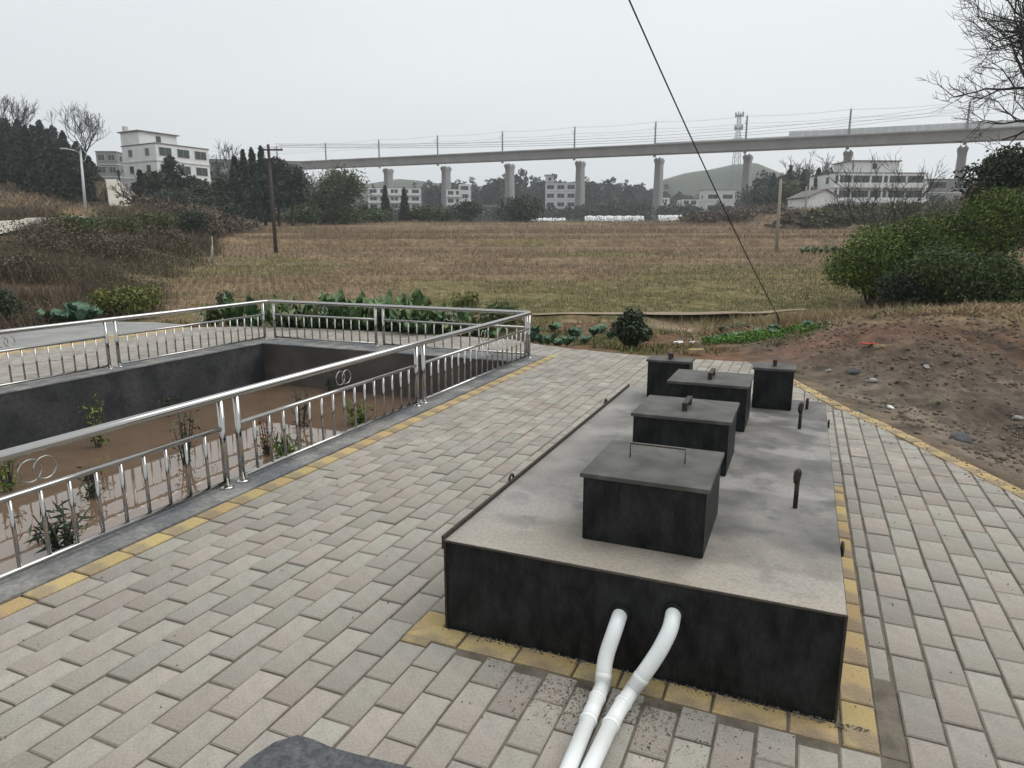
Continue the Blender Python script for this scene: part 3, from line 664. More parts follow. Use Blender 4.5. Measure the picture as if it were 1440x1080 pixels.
def tree(px, ytop, Y, wpx, kind, m, label, n=1600, leaf=.35, cat='tree', group=None, name=None, seed=None, trunk=True, x=None, zt=None, sink=0, R=None):
    """a tree Y metres away whose crown reaches pixel row ytop and is wpx pixels wide"""
    P = at(px, ytop, Y); gx = P[0] if x is None else x; gz = H1(gx, Y)-sink; Hh = max(P[2]-gz, .5) if zt is None else zt
    R = R or wpx/F*Y/2; seed = seed if seed is not None else int(abs(px*7+ytop*13)) % 9973
    nm = name or {'conifer': 'conifer_tree', 'bamboo': 'bamboo_clump', 'bush': 'shrub', 'tall': 'evergreen_tree'}.get(kind, 'broadleaf_tree')
    root = empty(nm, (gx, Y, gz), 0, label=label, cat=cat, group=group)
    me = leaf_mesh('crown', crown_pts(kind, R, Hh, n, seed), leaf, seed, ratio=.55 if kind != 'bamboo' else .3, up=.1)
    link('crown', me, M[m], root)
    if trunk:
        r = random.Random(seed); tr = max(Hh*.018, .02); g = MB()
        if kind in ('bush',):
            for i in range(5):
                a = r.uniform(0, 6.28); q = R*r.uniform(.2, .6); g.tube([(0, 0, -.1), (q*.4*math.cos(a), q*.4*math.sin(a), Hh*.3), (q*math.cos(a), q*math.sin(a), Hh*.7)], [tr, tr*.7, tr*.3], 5)
        else:
            g.tube([(0, 0, -.3), (R*.03, 0, Hh*.35), (-R*.03, R*.02, Hh*.7), (0, 0, Hh*.93)], [tr*1.4, tr, tr*.6, tr*.2], 6)
            for i in range(6):
                a = r.uniform(0, 6.28); z = Hh*r.uniform(.25, .7); q = R*.6; g.tube([(0, 0, z), (q*.5*math.cos(a), q*.5*math.sin(a), z+Hh*.1), (q*math.cos(a), q*math.sin(a), z+Hh*.14)], [tr*.5, tr*.35, tr*.12], 4)
        g.build('trunk', M['bark'], root)
    return root
def bare_tree(base, Hh, R, seed, label, m='barkgrey', n0=6, depth=5, tr=None, name='bare_tree', lean=(0, 0), buds=0, trunkf=.25, twist=.55, minr=.006, kids=(2, 4), group=None, uplift=.18):
    r = random.Random(seed); g = MB(); g2 = MB(); tr = tr or Hh*.022; cnt = [0]
    root = empty(name, base, 0, label=label, cat='tree', group=group)
    def grow(p, d, l, rad, dep, mb):
        pts = [p]; q = p.copy(); dd = d.copy()
        for i in range(3):
            dd = (dd+Vector((r.uniform(-1, 1), r.uniform(-1, 1), r.uniform(-.8, 1)))*.16+Vector((0, 0, uplift*.4))).normalized(); q = q+dd*(l/3); pts.append(q.copy())
        mb.tube(pts, [rad, rad*.85, rad*.7, max(rad*.55, minr*.6)], 5 if rad > .03 else 3, cap=False); cnt[0] += 1
        if dep == 0:
            return
        for k in range(r.randint(*kids)):
            i = r.choice([1, 2, 3, 3]); a = dd.orthogonal().normalized(); a.rotate(Matrix.Rotation(r.uniform(0, 6.28), 3, dd))
            nd = (dd+a*r.uniform(twist*.7, twist*1.6)+Vector((0, 0, uplift*r.uniform(.2, 1.4)))).normalized()
            grow(pts[i], nd, l*r.uniform(.55, .82), max(rad*.58, minr), dep-1, g2)
    t0 = Hh*trunkf; top = Vector((lean[0], lean[1], t0)); g.tube([(0, 0, -.3), top*.5+Vector((.02, 0, 0)), top], [tr*1.3, tr*1.05, tr], 8)
    for k in range(n0):
        a = 2*math.pi*k/n0+r.uniform(-.4, .4); e = r.uniform(.5, 1.25)
        d = Vector((math.cos(a)*R/Hh*1.5, math.sin(a)*R/Hh*1.5, e)).normalized(); grow(top*r.uniform(.85, 1), d, (Hh-t0)*.42, tr*.62, depth, g2)
    g.build('trunk', M[m], root, smooth=True); g2.build('branches', M[m], root)
    return root
def blades(name, X, Y, Z, hgt, wid, seed, m, label, cat, lean=.35, kind='stuff'):
    r = np.random.RandomState(seed); n = len(X); a = r.rand(n)*2*math.pi; h = hgt*(.5+r.rand(n)); w = wid*(.6+.8*r.rand(n)); b = r.rand(n)*2*math.pi; le = h*lean*r.rand(n)*2
    B = np.c_[X, Y, Z-.02]; s = np.c_[np.cos(a), np.sin(a), a*0]*(w/2)[:, None]; T = B+np.c_[le*np.cos(b), le*np.sin(b), h]
    V = np.stack([B-s, B+s, T], 1).reshape(-1, 3); return link(name, npmesh(name, V, np.arange(3*n).reshape(-1, 3)), M[m], kind=kind, label=label, cat=cat)

# ------------------------------------------------------------ field cover
R_ = np.random.RandomState(5)
def scat(n, y0, y1, pw=1.0, xw=.82, x0=None):
    y = y0*(y1/y0)**(R_.rand(n)**pw); x = (R_.rand(n)*2-1)*xw*y if x0 is None else x0(y)
    return x, y
def not_foot(x, y, mrg=.12): return polydist(x, y, FOOTW) < -mrg
def cover(name, n, y0, y1, hgt, wid, m, label, cat, mask, seed, scale=True, lean=.35):
    x, y = scat(n, y0, y1); k = mask(x, y) & not_foot(x, y); x, y = x[k], y[k]; f = np.maximum(y/25, .7) if scale else 1
    return blades(name, x, y, height(x, y), hgt*(1+.25*(f-1)), wid*f, seed, m, label, cat, lean)
fieldm = lambda x, y: (edge_x(y)-x < .3) & (R_.rand(len(x)) > furrow(x, y)*1.3)
gm = lambda x, y: .9*(1-sm(21, 29, y+6*(fbm(x*.09, y*.09, 3, 43)-.5)))+.7*sm(.56, .66, fbm(x*.09, y*.09, 3, 43)+.12*(fbm(x*.5, y*.5, 4, 41)-.5))*(y < 70)
row = lambda x, y: (np.abs(((x*.94+y*.34)/.30) % 1-.5) < .3)
cover('stubble', 190000, 20, 75, .17, .02, 'stubble', 'dry brown rice stubble standing across the harvested field', 'stubble', lambda x, y: fieldm(x, y) & (R_.rand(len(x)) > gm(x, y)*.72) & (row(x, y)) & (fbm(x*.5,y*.5,4,41)+.25*R_.rand(len(x)) > .45), 1)
cover('stubble_far', 90000, 63, 150, .22, .022, 'stubble', 'pale dry stubble strips in the far paddies below the viaduct', 'stubble', lambda x, y: fieldm(x, y) & (fbm(x*.03, y*.15, 3, 77) > .42), 2)
cover('field_grass', 90000, 20, 60, .10, .022, 'greengrass', 'short green grass growing through the near field', 'grass', lambda x, y: fieldm(x, y) & (R_.rand(len(x)) < gm(x, y)) & (fbm(x*.5, y*.5, 4, 41) > .4), 3)
x, y = scat(26000, 12.2, 20); k = fieldm(x, y) & not_foot(x, y) & (fbm(x*.8, y*.8, 3, 61) > .47) & (x < 6.5) & ~((y > 18.9) & (y < 20)) & (((x-4.6)/1.2)**2+((y-18.2)/1.0)**2 > .7+.6*R_.rand(len(x))); blades('garden_weeds', x[k], y[k], height(x[k], y[k]), .10, .03, 4, 'greengrass', 'low green weeds between the vegetable beds and the path', 'weeds', .6)
cover('straw_flecks', 45000, 18.5, 52, .07, .03, 'drygrass', 'pale cut straw scattered over the near half of the field', 'straw', lambda x, y: fieldm(x, y) & (fbm(x*.7+3, y*.7, 3, 57)+.15*R_.rand(len(x)) > .56), 33, lean=2.2)
# straw on the mound, weeds
x = R_.uniform(5.0, 16, 60000); y = R_.uniform(10.0, 18.5, 60000); k = (sm(11.8, 13.0, y+2.6*(fbm(x*.5, y*.5, 4, 41)-.5)+.3*(x-8)) > R_.rand(len(x))) & not_foot(x, y) & (y > 17-(x-4)*1.1); blades('straw_litter', x[k], y[k], height(x[k], y[k])+.01, .12, .02, 6, 'drygrass', 'flattened dry straw lying over the crest of the dirt mound', 'straw', 1.6)
x = R_.uniform(4.3, 13, 9000); y = R_.uniform(4, 14, 9000); k = (fbm(x*1.1, y*1.1, 3, 88) > .6) & not_foot(x, y, .3); blades('mound_weeds', x[k], y[k], height(x[k], y[k]), .06, .012, 7, 'drygrass', 'sparse dry grass wisps on the bare grey and red soil', 'dry grass', 1.5)
x = R_.normal(7.6, 1.2, 5000); y = R_.normal(17.0, .55, 5000); blades('ditch_dry_grass', x, y, height(x, y), .4, .02, 8, 'drygrass', 'tall pale dry grass hanging over the ditch beside the bush', 'dry grass', .7)
# brush on the left bank
n = 170000; y = 16.6*(75/16.6)**R_.rand(n); d = R_.rand(n)**.8*(9+y*.22); x = edge_x(y)-d+R_.normal(size=n)*.4; k = not_foot(x, y, .5) & (fbm(x*.35, y*.35, 3, 91)+.15*R_.rand(n) > .48); x, y = x[k], y[k]
RX = lambda y: np.interp(y, [30, 36, 42, 50, 62, 80, 110, 140], [-24.5, -25.5, -27.5, -31, -37.5, -46, -62, -80])
k = ~((np.abs(x-RX(y)) < 1.7) & (y > 28)); x, y = x[k], y[k]
hh = .22+.45*sm(.4, .7, fbm(x*.3, y*.3, 3, 5)); blades('dry_brush', x, y, height(x, y), hh*np.maximum(1, y/45), .022*np.maximum(1, y/22), 9, 'drybrush', 'purplish brown leafless brush covering the bank left of the field', 'brush', .5)
n = 60000; y = 17*(90/17)**R_.rand(n); d = R_.rand(n)*(11+y*.3); x = edge_x(y)-d; k = not_foot(x, y, .5) & (fbm(x*.3+9, y*.3, 3, 95)+.1*R_.rand(n) > .51) & ~((np.abs(x-RX(y)) < 1.7) & (y > 28)); x, y = x[k], y[k]
P = np.c_[x, y, height(x, y)+R_.rand(len(x))**1.3*.75]; link('green_brush', leaf_mesh('green_brush', P, .075*np.maximum(1, y/28), 3, .5), M['olive'], kind='stuff', label='olive green undergrowth mixed through the brush on the left bank', cat='undergrowth')
n = 60000; y = 60*(240/60)**R_.rand(n); x = edge_x(y)-3-R_.rand(n)*(60+y*.5); k = (fbm(x*.09, y*.09, 3, 97)+.1*R_.rand(n) > .44); x, y = x[k], y[k]
P = np.c_[x, y, height(x, y)+R_.rand(len(x))*.7]; link('hillside_scrub', leaf_mesh('hillside_scrub', P, .11*np.maximum(1, y/40), 4, .5), M['drybrush'], kind='stuff', label='brown scrub scattered over the hillside behind the lamp post', cat='scrub')
n = 45000; y = 110*(420/110)**R_.rand(n); x = edge_x(y)*.9+R_.rand(n)*(y*1.7-edge_x(y)); k = (y > 112+10*fbm(x*.05, y*0, 2, 3)) & (y*.9 > 105) & ((y > 150) | (x > 38) | (x < -28)); x, y = x[k], y[k]
P = np.c_[x, y, height(x, y)+R_.rand(len(x))**1.4*2.2]; link('scrub_belt', leaf_mesh('scrub_belt', P, .20*np.maximum(1, y/100), 8, .5), M['l_far'], kind='stuff', label='low dark scrub along the far side of the paddies beneath the viaduct', cat='scrub')

n = 50000; y = 55*(150/55)**R_.rand(n); x = edge_x(y)-3-R_.rand(n)*(50+y*.4); k = (fbm(x*.12, y*.12, 3, 98)+.1*R_.rand(n) > .5) & not_foot(x, y); blades('hillside_grass', x[k], y[k], height(x[k], y[k]), .7, .09, 19, 'drygrass', 'dry yellow grass on the hillside behind the lamp post', 'grass', .8)
# road up the left bank (ribbon on the ground), and its steep upper stretch
def ribbon(name, pts, w, m, lift=.05, segs=60, **k):
    pts = np.array(pts, float); t = np.r_[0, np.cumsum(np.hypot(*np.diff(pts, axis=0).T))]; s = np.linspace(0, t[-1], segs)
    X = np.interp(s, t, pts[:, 0]); Y = np.interp(s, t, pts[:, 1]); ww = np.interp(s, t, w) if np.ndim(w) else w*np.ones(segs); dx, dy = np.gradient(X), np.gradient(Y); l = np.hypot(dx, dy); nx, ny = -dy/l, dx/l
    cols = 5; V = []
    for c in np.linspace(-.5, .5, cols): V.append(np.c_[X+nx*ww*c*(1+.1*np.sin(s*1.3+c*5)), Y+ny*ww*c])
    V = np.stack(V, 1); Z = np.maximum.reduce([height(V[:, i, 0], V[:, i, 1], True) for i in range(cols)])
    Z = np.convolve(np.r_[Z[:1], Z[:1], Z, Z[-1:], Z[-1:]], np.ones(5)/5, 'valid')+lift
    Z = np.stack([Z]*cols, 1); VV = np.concatenate([V, Z[..., None]], 2).reshape(-1, 3); a = np.arange(segs-1)[:, None]*cols+np.arange(cols-1)[None]
    Q = np.stack([a, a+1, a+cols+1, a+cols], -1).reshape(-1, 4); return link(name, npmesh(name, VV, Q), M[m], **k)
ribbon('road', [(RX(v), v) for v in (30, 36, 42, 50, 58)], 2.8, 'road', .10, 60, kind='structure')
# upper road: seen climbing to the house
g = MB(); L_ = []; Rr = []
for (xl, xr, yy, Y) in ((155, 192, 303, 84), (153, 190, 285, 90), (151, 180, 268, 97), (149, 170, 256, 104), (148, 164, 252, 110)):
    L_.append(at(xl, yy, Y)); Rr.append(at(xr, yy, Y))
UR = [((a+b_)/2) for a, b_ in zip(L_, Rr)]
n_ = len(L_); g.add(L_+Rr+[p-np.array([0, 0, 9]) for p in L_]+[p-np.array([0, 0, 9]) for p in Rr], [(i, n_+i, n_+i+1, i+1) for i in range(n_-1)]+[(2*n_+i, i, i+1, 2*n_+i+1) for i in range(n_-1)]+[(n_+i, 3*n_+i, 3*n_+i+1, n_+i+1) for i in range(n_-1)]+[(0, 2*n_, 3*n_, n_)])
g.build('hill_road', M['road'], kind='structure')
ribbon('footpath', [(.6, 19.3), (3, 19.5), (4.6, 19.4), (6.3, 19.5), (8.5, 19.9)], [.35, .5, .8, .5, .3], 'path', .012, 40, kind='structure')

# ------------------------------------------------------------ vegetable beds
def leafblade(L, Wd, seed, arch=.5, wav=.08):
    r = random.Random(seed); nx, ny = 7, 10; V = []
    for j in range(ny):
        t = j/(ny-1); w = Wd*(math.sin(math.pi*min(t*.92+.06, 1))**.8)*(.35 if t < .15 else 1)
        for i in range(nx):
            s = i/(nx-1)*2-1; V.append((s*w/2, L*t*math.cos(arch*t*1.2), L*t*(.9-arch*.8*t)+abs(s)*w*.18+wav*L*math.sin(t*17+s*4+seed)*abs(s)))
    Q = [(j*nx+i, j*nx+i+1, (j+1)*nx+i+1, (j+1)*nx+i) for j in range(ny-1) for i in range(nx-1)]
    me = npmesh('leaf', V, Q); me.polygons.foreach_set('use_smooth', [True]*len(me.polygons)); return me
LB = [leafblade(1, .34, k, .45+.22*k, .10) for k in range(4)]; CB = [leafblade(1, .85, k+9, .5+.1*k, .06) for k in range(4)]
for me in LB: me.materials.append(M['l_veg'])
for me in CB: me.materials.append(M['l_cab'])
def vegplant(x, y, size, seed, lab, grp, meshes, cat, nm, n=9, elev=(.5, 1.25)):
    r = random.Random(seed); root = empty(nm, (x, y, H1(x, y)), 0, label=lab, cat=cat, group=grp)
    for k in range(n):
        o = link('leaf', meshes[r.randrange(4)], None, root, (0, 0, 0)); s = size*r.uniform(.65, 1.1); o.scale = (s, s, s)
        e = r.uniform(*elev)*(1-k/n*.3); o.rotation_euler = Matrix.Rotation(k*2.4+r.uniform(-.3, .3), 3, 'Z').to_euler() if False else (e*.75-.2, r.uniform(-.25, .25), k*2.4+r.uniform(-.3, .3))
    return root
r = random.Random(3)
lab = 'big-leaved mustard green growing in the bed behind the far railing'
for i, px in enumerate(np.linspace(295, 660, 15)):
    for rw in range(3):
        P = at(px+r.uniform(-12, 12)+rw*8, 440, 14.7+rw*.85+r.uniform(-.2, .2)-.4*(i < 5)+(.0 if px > 420 else .6)); sz = (.86 if 440 < px < 620 else .64)*(1.12 if rw else .9)*r.uniform(.85, 1.2)
        vegplant(P[0], P[1], sz, i*3+rw, ORD[i]+' big-leaved mustard green from the left in the '+('front', 'middle', 'back')[rw]+' row behind the far railing', 'mustard greens behind the far railing', LB, 'vegetable', 'leafy_vegetable', 17, (.2, 1.6))
for i, (px, Y) in enumerate([(748, 14.2), (762, 15.0), (771, 13.7), (785, 14.4), (797, 13.6), (808, 16.2), (822, 15.0), (835, 16.4), (845, 17), (858, 16.2), (778, 17.2), (752, 16.6)]):
    P = at(px, 470, Y); vegplant(P[0], Y, r.uniform(.24, .34), 50+i, ['small','tiny','leafy'][i%3]+' blue-green cabbage in the red soil, '+ORD[i]+' counted from the railing corner', 'cabbages beside the railing corner', CB, 'cabbage', 'cabbage_plant', 8)
ORD2 = lambda i: (ORD+['sixteenth','seventeenth','eighteenth','nineteenth','twentieth','twenty-first','twenty-second'])[i]
for i in range(22):
    px = 1000+8*i+r.uniform(-3, 3); Y = r.uniform(14.0, 17.2); P = at(px, 470, Y); vegplant(P[0], Y, r.uniform(.16, .3), 90+i, ORD2(i)+' low pale cabbage from the left in the patch before the ditch', 'cabbages in the patch before the ditch', CB, 'cabbage', 'cabbage_plant', 7, (.3, .9))
for i, (px, Y) in enumerate([(68, 17.6), (84, 17.2), (100, 17.4), (110, 16.9), (124, 17.2), (138, 16.8)]):
    P = at(px, 435, Y); vegplant(P[0], Y, .55, 130+i, ORD[i]+' broad-leaved cabbage from the left at the foot of the left bank', 'cabbages at the foot of the left bank', CB, 'cabbage', 'cabbage_plant', 9)
for i, (px, Y) in enumerate([(1128, 46), (1136, 47), (1145, 45.5), (1154, 46.5), (1163, 46), (1172, 47), (1181, 46.5)]):
    P = at(px, 355, Y); vegplant(P[0], Y, .6, 160+i, ORD[i]+' dark green vegetable from the left by the concrete pole', 'vegetables by the concrete pole', LB, 'vegetable', 'leafy_vegetable', 8)
x = R_.uniform(4.0, 6.6, 9000); y = R_.uniform(13.3, 15.3, 9000); k = ((x-5.1)/1.2)**2+((y-14.2)/1.0)**2 < .6+.5*R_.rand(9000); x, y = x[k], y[k]
link('herb_bed', leaf_mesh('herb_bed', np.c_[x, y, height(x, y)+R_.rand(len(x))*.13], .06, 5, .5), M['l_herb'], kind='stuff', label='bright green low herbs just beyond the rear tank boxes', cat='herbs')
tree(890, 432, 13.4, 62, 'bush', 'l_dark', 'round dark green shrub at the far edge of the paving', 3600, .085, 'shrub')
tree(655, 402, 18.5, 46, 'bush', 'l_yellow', 'yellow-green bush rising behind the vegetable bed', 1500, .07, 'shrub')
tree(700, 418, 17.5, 70, 'bush', 'l_mid', 'low mid-green bush left of the pale footpath', 1800, .07, 'shrub')
tree(-8, 398, 17.5, 80, 'bush', 'l_dark', 'dark green shrub at the left edge of the photo', 5000, .07, 'shrub')
tree(145, 398, 19.0, 62, 'bush', 'l_yellow', 'yellowish shrub with new leaves, left one of the pair behind the left railing', 2600, .075, 'shrub')
tree(190, 390, 19.4, 72, 'bush', 'l_yellow', 'taller yellow-green shrub behind the left railing, right of its twin', 3200, .075, 'shrub')
tree(322, 402, 17.4, 42, 'bush', 'l_dark', 'small bushy plant just behind the far left railing corner', 1800, .06, 'shrub')

x = R_.uniform(5.4, 8.6, 7000); y = R_.uniform(13.6, 15.6, 7000); k = (fbm(x*1.3, y*1.3, 3, 66) > .5); x, y = x[k], y[k]
link('weed_patch', leaf_mesh('weed_patch', np.c_[x, y, height(x, y)+R_.rand(len(x))*.12], .06, 7, .5), M['l_mid'], kind='stuff', label='green weeds between the cabbage patch and the dirt mound', cat='weeds')

# ------------------------------------------------------------ right-hand bushes and trees
for i, (px, yt, Y, w, mm, lb, nn) in enumerate([
    (1236, 305, 21.5, 130, 'l_shrub', 'leafy green bush overhanging the ditch, leftmost of the right-hand thicket', 17000),
    (1300, 268, 22.5, 160, 'l_shrub', 'tall arching green bush in the middle of the right-hand thicket', 22000),
    (1395, 252, 21.0, 160, 'l_shrub', 'green bush filling the right edge of the photo above the mound', 22000),
    (1352, 315, 19.0, 140, 'l_mid', 'lower lighter green bush in front of the thicket', 14000),
    (1276, 360, 19.6, 90, 'l_dark', 'small dark bush low over the ditch bank', 8000),
    (1455, 345, 17.8, 120, 'l_mid', 'low bush cut by the right edge of the photo', 11000)]):
    tree(px, yt, Y, w, 'bush', mm, lb, nn, .085, 'bush', name='bush', sink=.1)
tree(1432, 185, 25, 120, 'broad', 'l_dark', 'dark evergreen tree standing behind the thicket at the right edge', 9000, .13, zt=None)
tree(1385, 232, 27, 70, 'broad', 'l_red', 'small tree with rusty brown leaves between the bushes on the right', 2600, .10)
B_ = at(1590, 400, 17.5); bare_tree((B_[0], B_[1], H1(B_[0], B_[1])), 10.2, 4.4, 21, 'large bare tree reaching in from the right edge over the thicket', n0=18, depth=6, tr=.2, trunkf=.42, kids=(2, 4), minr=.007, twist=.8, uplift=.14)
B_ = at(1248, 330, 40); bare_tree((B_[0], 40, H1(B_[0], 40)), 6.3, 4.5, 5, 'small leafless tree in front of the white house on the right', n0=6, depth=4, tr=.09, trunkf=.18, minr=.012, uplift=.1)

# ------------------------------------------------------------ utility poles, lamp, stay wire
def pole(base, top, r0, r1, name, label, m):
    base = np.array(base, float); top = np.array(top, float); root = empty(name, base, 0, label=label, cat='pole')
    MB().tube([(0, 0, -.5), top-base], [r0, r1], 12).build('shaft', M[m], root, smooth=True); return root, top-base
Y = 47.; b0 = at(388, 352, Y); b0[2] = H1(b0[0], Y); t0 = at(377, 203, Y); root, T = pole(b0, t0, .13, .09, 'utility_pole', 'leaning dark wooden utility pole with crossarms at the left of the field', 'polewood')
for dz, l in ((.35, .75), (.95, .6)):
    c = T*(1-dz/T[2]); MB().box(c[0]-.35, c[0]+l+.2, c[1]-.16, c[1]-.06, c[2]-.05, c[2]+.05).build('crossarm', M['polewood'], root)
    for q in (-.28, .45, l+.12): MB().tube([(c[0]+q, c[1]-.11, c[2]+.05), (c[0]+q, c[1]-.11, c[2]+.11), (c[0]+q, c[1]-.11, c[2]+.18)], [.025, .05, .03], 8).build('insulator', M['trim'], root, smooth=True)
Y = 47.; b0 = at(1092, 352, Y); b0[2] = H1(b0[0], Y); t0 = at(1098, 252, Y); pole(b0, t0, .12, .085, 'utility_pole', 'thin pale concrete pole standing in the right part of the field', 'poleconc')
Y = 105.; b0 = at(1134, 300, Y); b0[2] = H1(b0[0], Y); pole(b0, at(1134, 262, Y), .15, .11, 'utility_pole', 'short distant pole beside the white gabled shed', 'poleconc')
for k, (px, Yb, yt, yb_) in enumerate(((300, 40, 332, 372), (296, 38, 345, 378))):
    b0 = at(px, yb_, Yb); b0[2] = H1(b0[0], Yb); pole(b0, at(px+(2 if k else -2), yt, Yb), .05, .035, 'wooden_stake', ['taller grey stake in the dry grass at the field edge', 'shorter grey stake leaning at the field edge'][k], 'poleconc')
# overhead wires from the leaning pole to the lines across the field
def sag(a, b_, s, n=24): return [a*(1-t)+b_*t-np.array([0, 0, 4*s*t*(1-t)]) for t in np.linspace(0, 1, n)]
a = at(377, 205, 47.)
for k, (q, pz) in enumerate(((.45, 205), (.72, 205), (-.28, 206))):
    s0 = a+np.array([q, -.1, .1-.3*k*.3]); e0 = at(1500, 120+6*k, 75.); o = MB().tube(sag(s0, e0, 1.6, 40), .011, 4).build('overhead_wire', M['wire'], label=['highest', 'middle', 'lowest'][k]+' thin wire of three running right from the leaning pole', cat='wire')
A0 = atz(1101, 458, -.05); A1 = at(897, 0, 8.5); A2 = A1+(A1-A0)*.45
rt = empty('stay_wire', A0, 0, label='dark stay wire slanting across the sky to an anchor in the vegetable patch', cat='wire')
MB().tube(sag(np.zeros(3), A2-A0, .22, 30), .0105, 6).build('cable', M['wire'], rt, smooth=True)
dr = (A1-A0)/np.linalg.norm(A1-A0); MB().tube([np.array([0, 0, -.3]), dr*.9-np.array([0, 0, .02])], .017, 6).build('anchor_rod', M['rust'], rt, smooth=True)
Y = 66.; b0 = at(121, 305, Y); b0[2] = H1(b0[0], Y)-.3; t0 = at(113, 211, Y); lamp = empty('street_lamp', b0, 0, label='white solar street lamp with curved arm on the left bank', cat='street lamp'); T = t0-b0
MB().tube([(0, 0, 0), T], [.14, .085], 10).build('pole', M['lampwhite'], lamp, smooth=True)
sc = Y/F; ap = [T-np.array([0, 0, .35]), T+np.array([-4*sc, 0, -.1]), T+np.array([-13*sc, 0, .05]), T+np.array([-21*sc, 0, .10])]
MB().tube(bez(ap), .045, 8).build('arm', M['lampwhite'], lamp, smooth=True)
MB().tube([T+np.array([0, 0, -1.1]), T+np.array([5*sc, 0, -.85]), T+np.array([8*sc, 0, -.3]), T+np.array([3*sc, 0, .05])], .03, 6).build('scroll_bracket', M['lampwhite'], lamp, smooth=True)
q = T+np.array([-22*sc, 0, .12]); MB().box(q[0]-.3, q[0]+.3, q[1]-.12, q[1]+.12, q[2]-.05, q[2]+.06, .02).build('lamp_head', M['lampwhite'], lamp)
g = MB().box(-.55, .55, -.35, .35, -.02, .02); o = g.build('solar_panel', M['panel'], lamp, T+np.array([.1, 0, .32])); o.rotation_euler = (math.radians(25), math.radians(-30), 0)
MB().tube([T, T+np.array([.05, 0, .3])], .04, 6).build('panel_bracket', M['lampwhite'], lamp)

# ------------------------------------------------------------ viaduct
BX, BY, BDX, BDY, BZ0, BDZ = 24.79+4*28.658, 285.91-4*15.749, -28.658, 15.749, 32.42-4*.5188, .5188   # k=0 is the pier at px 1360
via = empty('railway_viaduct', (0, 0, 0), 0, label='long concrete high-speed railway viaduct on tall piers crossing the valley', cat='viaduct')
dl = math.hypot(BDX, BDY); tx, ty = BDX/dl, BDY/dl; bx_, by_ = -ty, tx           # across the deck
if by_ < 0: bx_, by_ = -bx_, -by_
ra = math.atan2(ty, tx); sl_ = math.atan2(BDZ, dl)
def vk(k): return np.array([BX+BDX*k, BY+BDY*k, BZ0+BDZ*k])
gm_ = MB()
prof = [(0, 3.05), (0, 2.75), (2.6, 2.3), (3.2, 0), (8.8, 0), (9.4, 2.3), (12, 2.75), (12, 3.05)]      # box girder section, y across, z up
def extr(prof, x0, x1):
    n = len(prof); g = MB(); g.add([(x0, y, z) for y, z in prof]+[(x1, y, z) for y, z in prof], [(i, (i+1) % n, n+(i+1) % n, n+i)[::-1] for i in range(n)]+[tuple(range(n)), tuple(range(2*n-1, n-1, -1))]); return g
me_g = extr(prof, .04, dl-.04).mesh('girder'); me_g.materials.append(M['concrete'])
g = MB(); g.box(0.02, dl-.02, -.30, -.10, 2.75, 3.75); me_p1 = g.mesh('parapet'); me_p1.materials.append(M['barrier'])
g = MB()
for i in range(17): g.box(i*dl/17, i*dl/17+.12, .02, .14, 3.5, 4.55)
g.box(0, dl, .04, .12, 4.45, 4.56); me_rl = g.mesh('parapet_railing'); me_rl.materials.append(M['metalgrey'])
g = MB()
for i in range(14): g.box(i*dl/14+.03, (i+1)*dl/14-.03, -.09, .06, 3.3, 4.9)
me_p2 = g.mesh('barrier_panels'); me_p2.materials.append(M['barrier'])
g = MB()
for i in range(14): g.box(i*dl/14+.03, (i+1)*dl/14-.03, -.09, .08, 3.3, 4.9 if i > 7 else 6.3)
me_p4 = g.mesh('barrier_panels'); me_p4.materials.append(M['barrier'])
g = MB()
for i in range(14): g.box(i*dl/14+.03, (i+1)*dl/14-.03, -.09, .08, 3.3, 6.3)
me_p3 = g.mesh('barrier_panels'); me_p3.materials.append(M['barrier'])
def pier_mesh(h):
    g = MB(); n = 20
    def ring(hx, hy, z):   # rounded oblong: x along deck, y across
        o_ = []
        for i in range(n):
            a = 2*math.pi*i/n; cx, cy = math.cos(a), math.sin(a); e = .38
            o_.append((hx*math.copysign(abs(cx)**e, cx), hy*math.copysign(abs(cy)**e, cy), z))
        return o_
    R2 = [ring(1.35+h*.012, 2.5+h*.02, -h), ring(1.25, 2.3, -3.6), ring(1.25, 2.35, -2.3), ring(1.38, 2.7, -1.7), ring(1.5, 2.95, -1.3), ring(1.5, 2.95, -.55)]
    vs = sum(R2, []); fs = [(j*n+i, j*n+(i+1) % n, (j+1)*n+(i+1) % n, (j+1)*n+i) for j in range(len(R2)-1) for i in range(n)]+[tuple((len(R2)-1)*n+i for i in range(n))]
    g.add(vs, fs); g.box(-1.0, -.4, -2.2, -1.2, -.55, 0); g.box(.4, 1.0, -2.2, -1.2, -.55, 0); g.box(-1.0, -.4, 1.2, 2.2, -.55, 0); g.box(.4, 1.0, 1.2, 2.2, -.55, 0)
    return g.mesh('pier', True)
me_pier = pier_mesh(34); me_pier.materials.append(M['concrete'])
try: me_pier.set_sharp_from_angle(angle=.7)
except Exception: pass
g = MB(); g.tube([(0, 0, -3.2), (0, 0, 9.2)], [.38, .28], 8); g.box(-.5, .5, -.1, .1, -3.4, -2.6)
g.tube([(0, 0, 7.0), (0, 2.9, 7.3)], .05, 5); g.tube([(0, 0, 5.4), (0, 2.9, 6.9)], .05, 5); g.tube([(0, 0, 8.8), (0, -.9, 9.1)], .06, 5); g.box(-.25, .25, -.5, .1, 7.6, 8.0); g.tube([(0,0,9.2),(0,0,10.0)], .04, 4)
me_mast = g.mesh('catenary_mast'); me_mast.materials.append(M['metalgrey'])
hb_ = 6.0
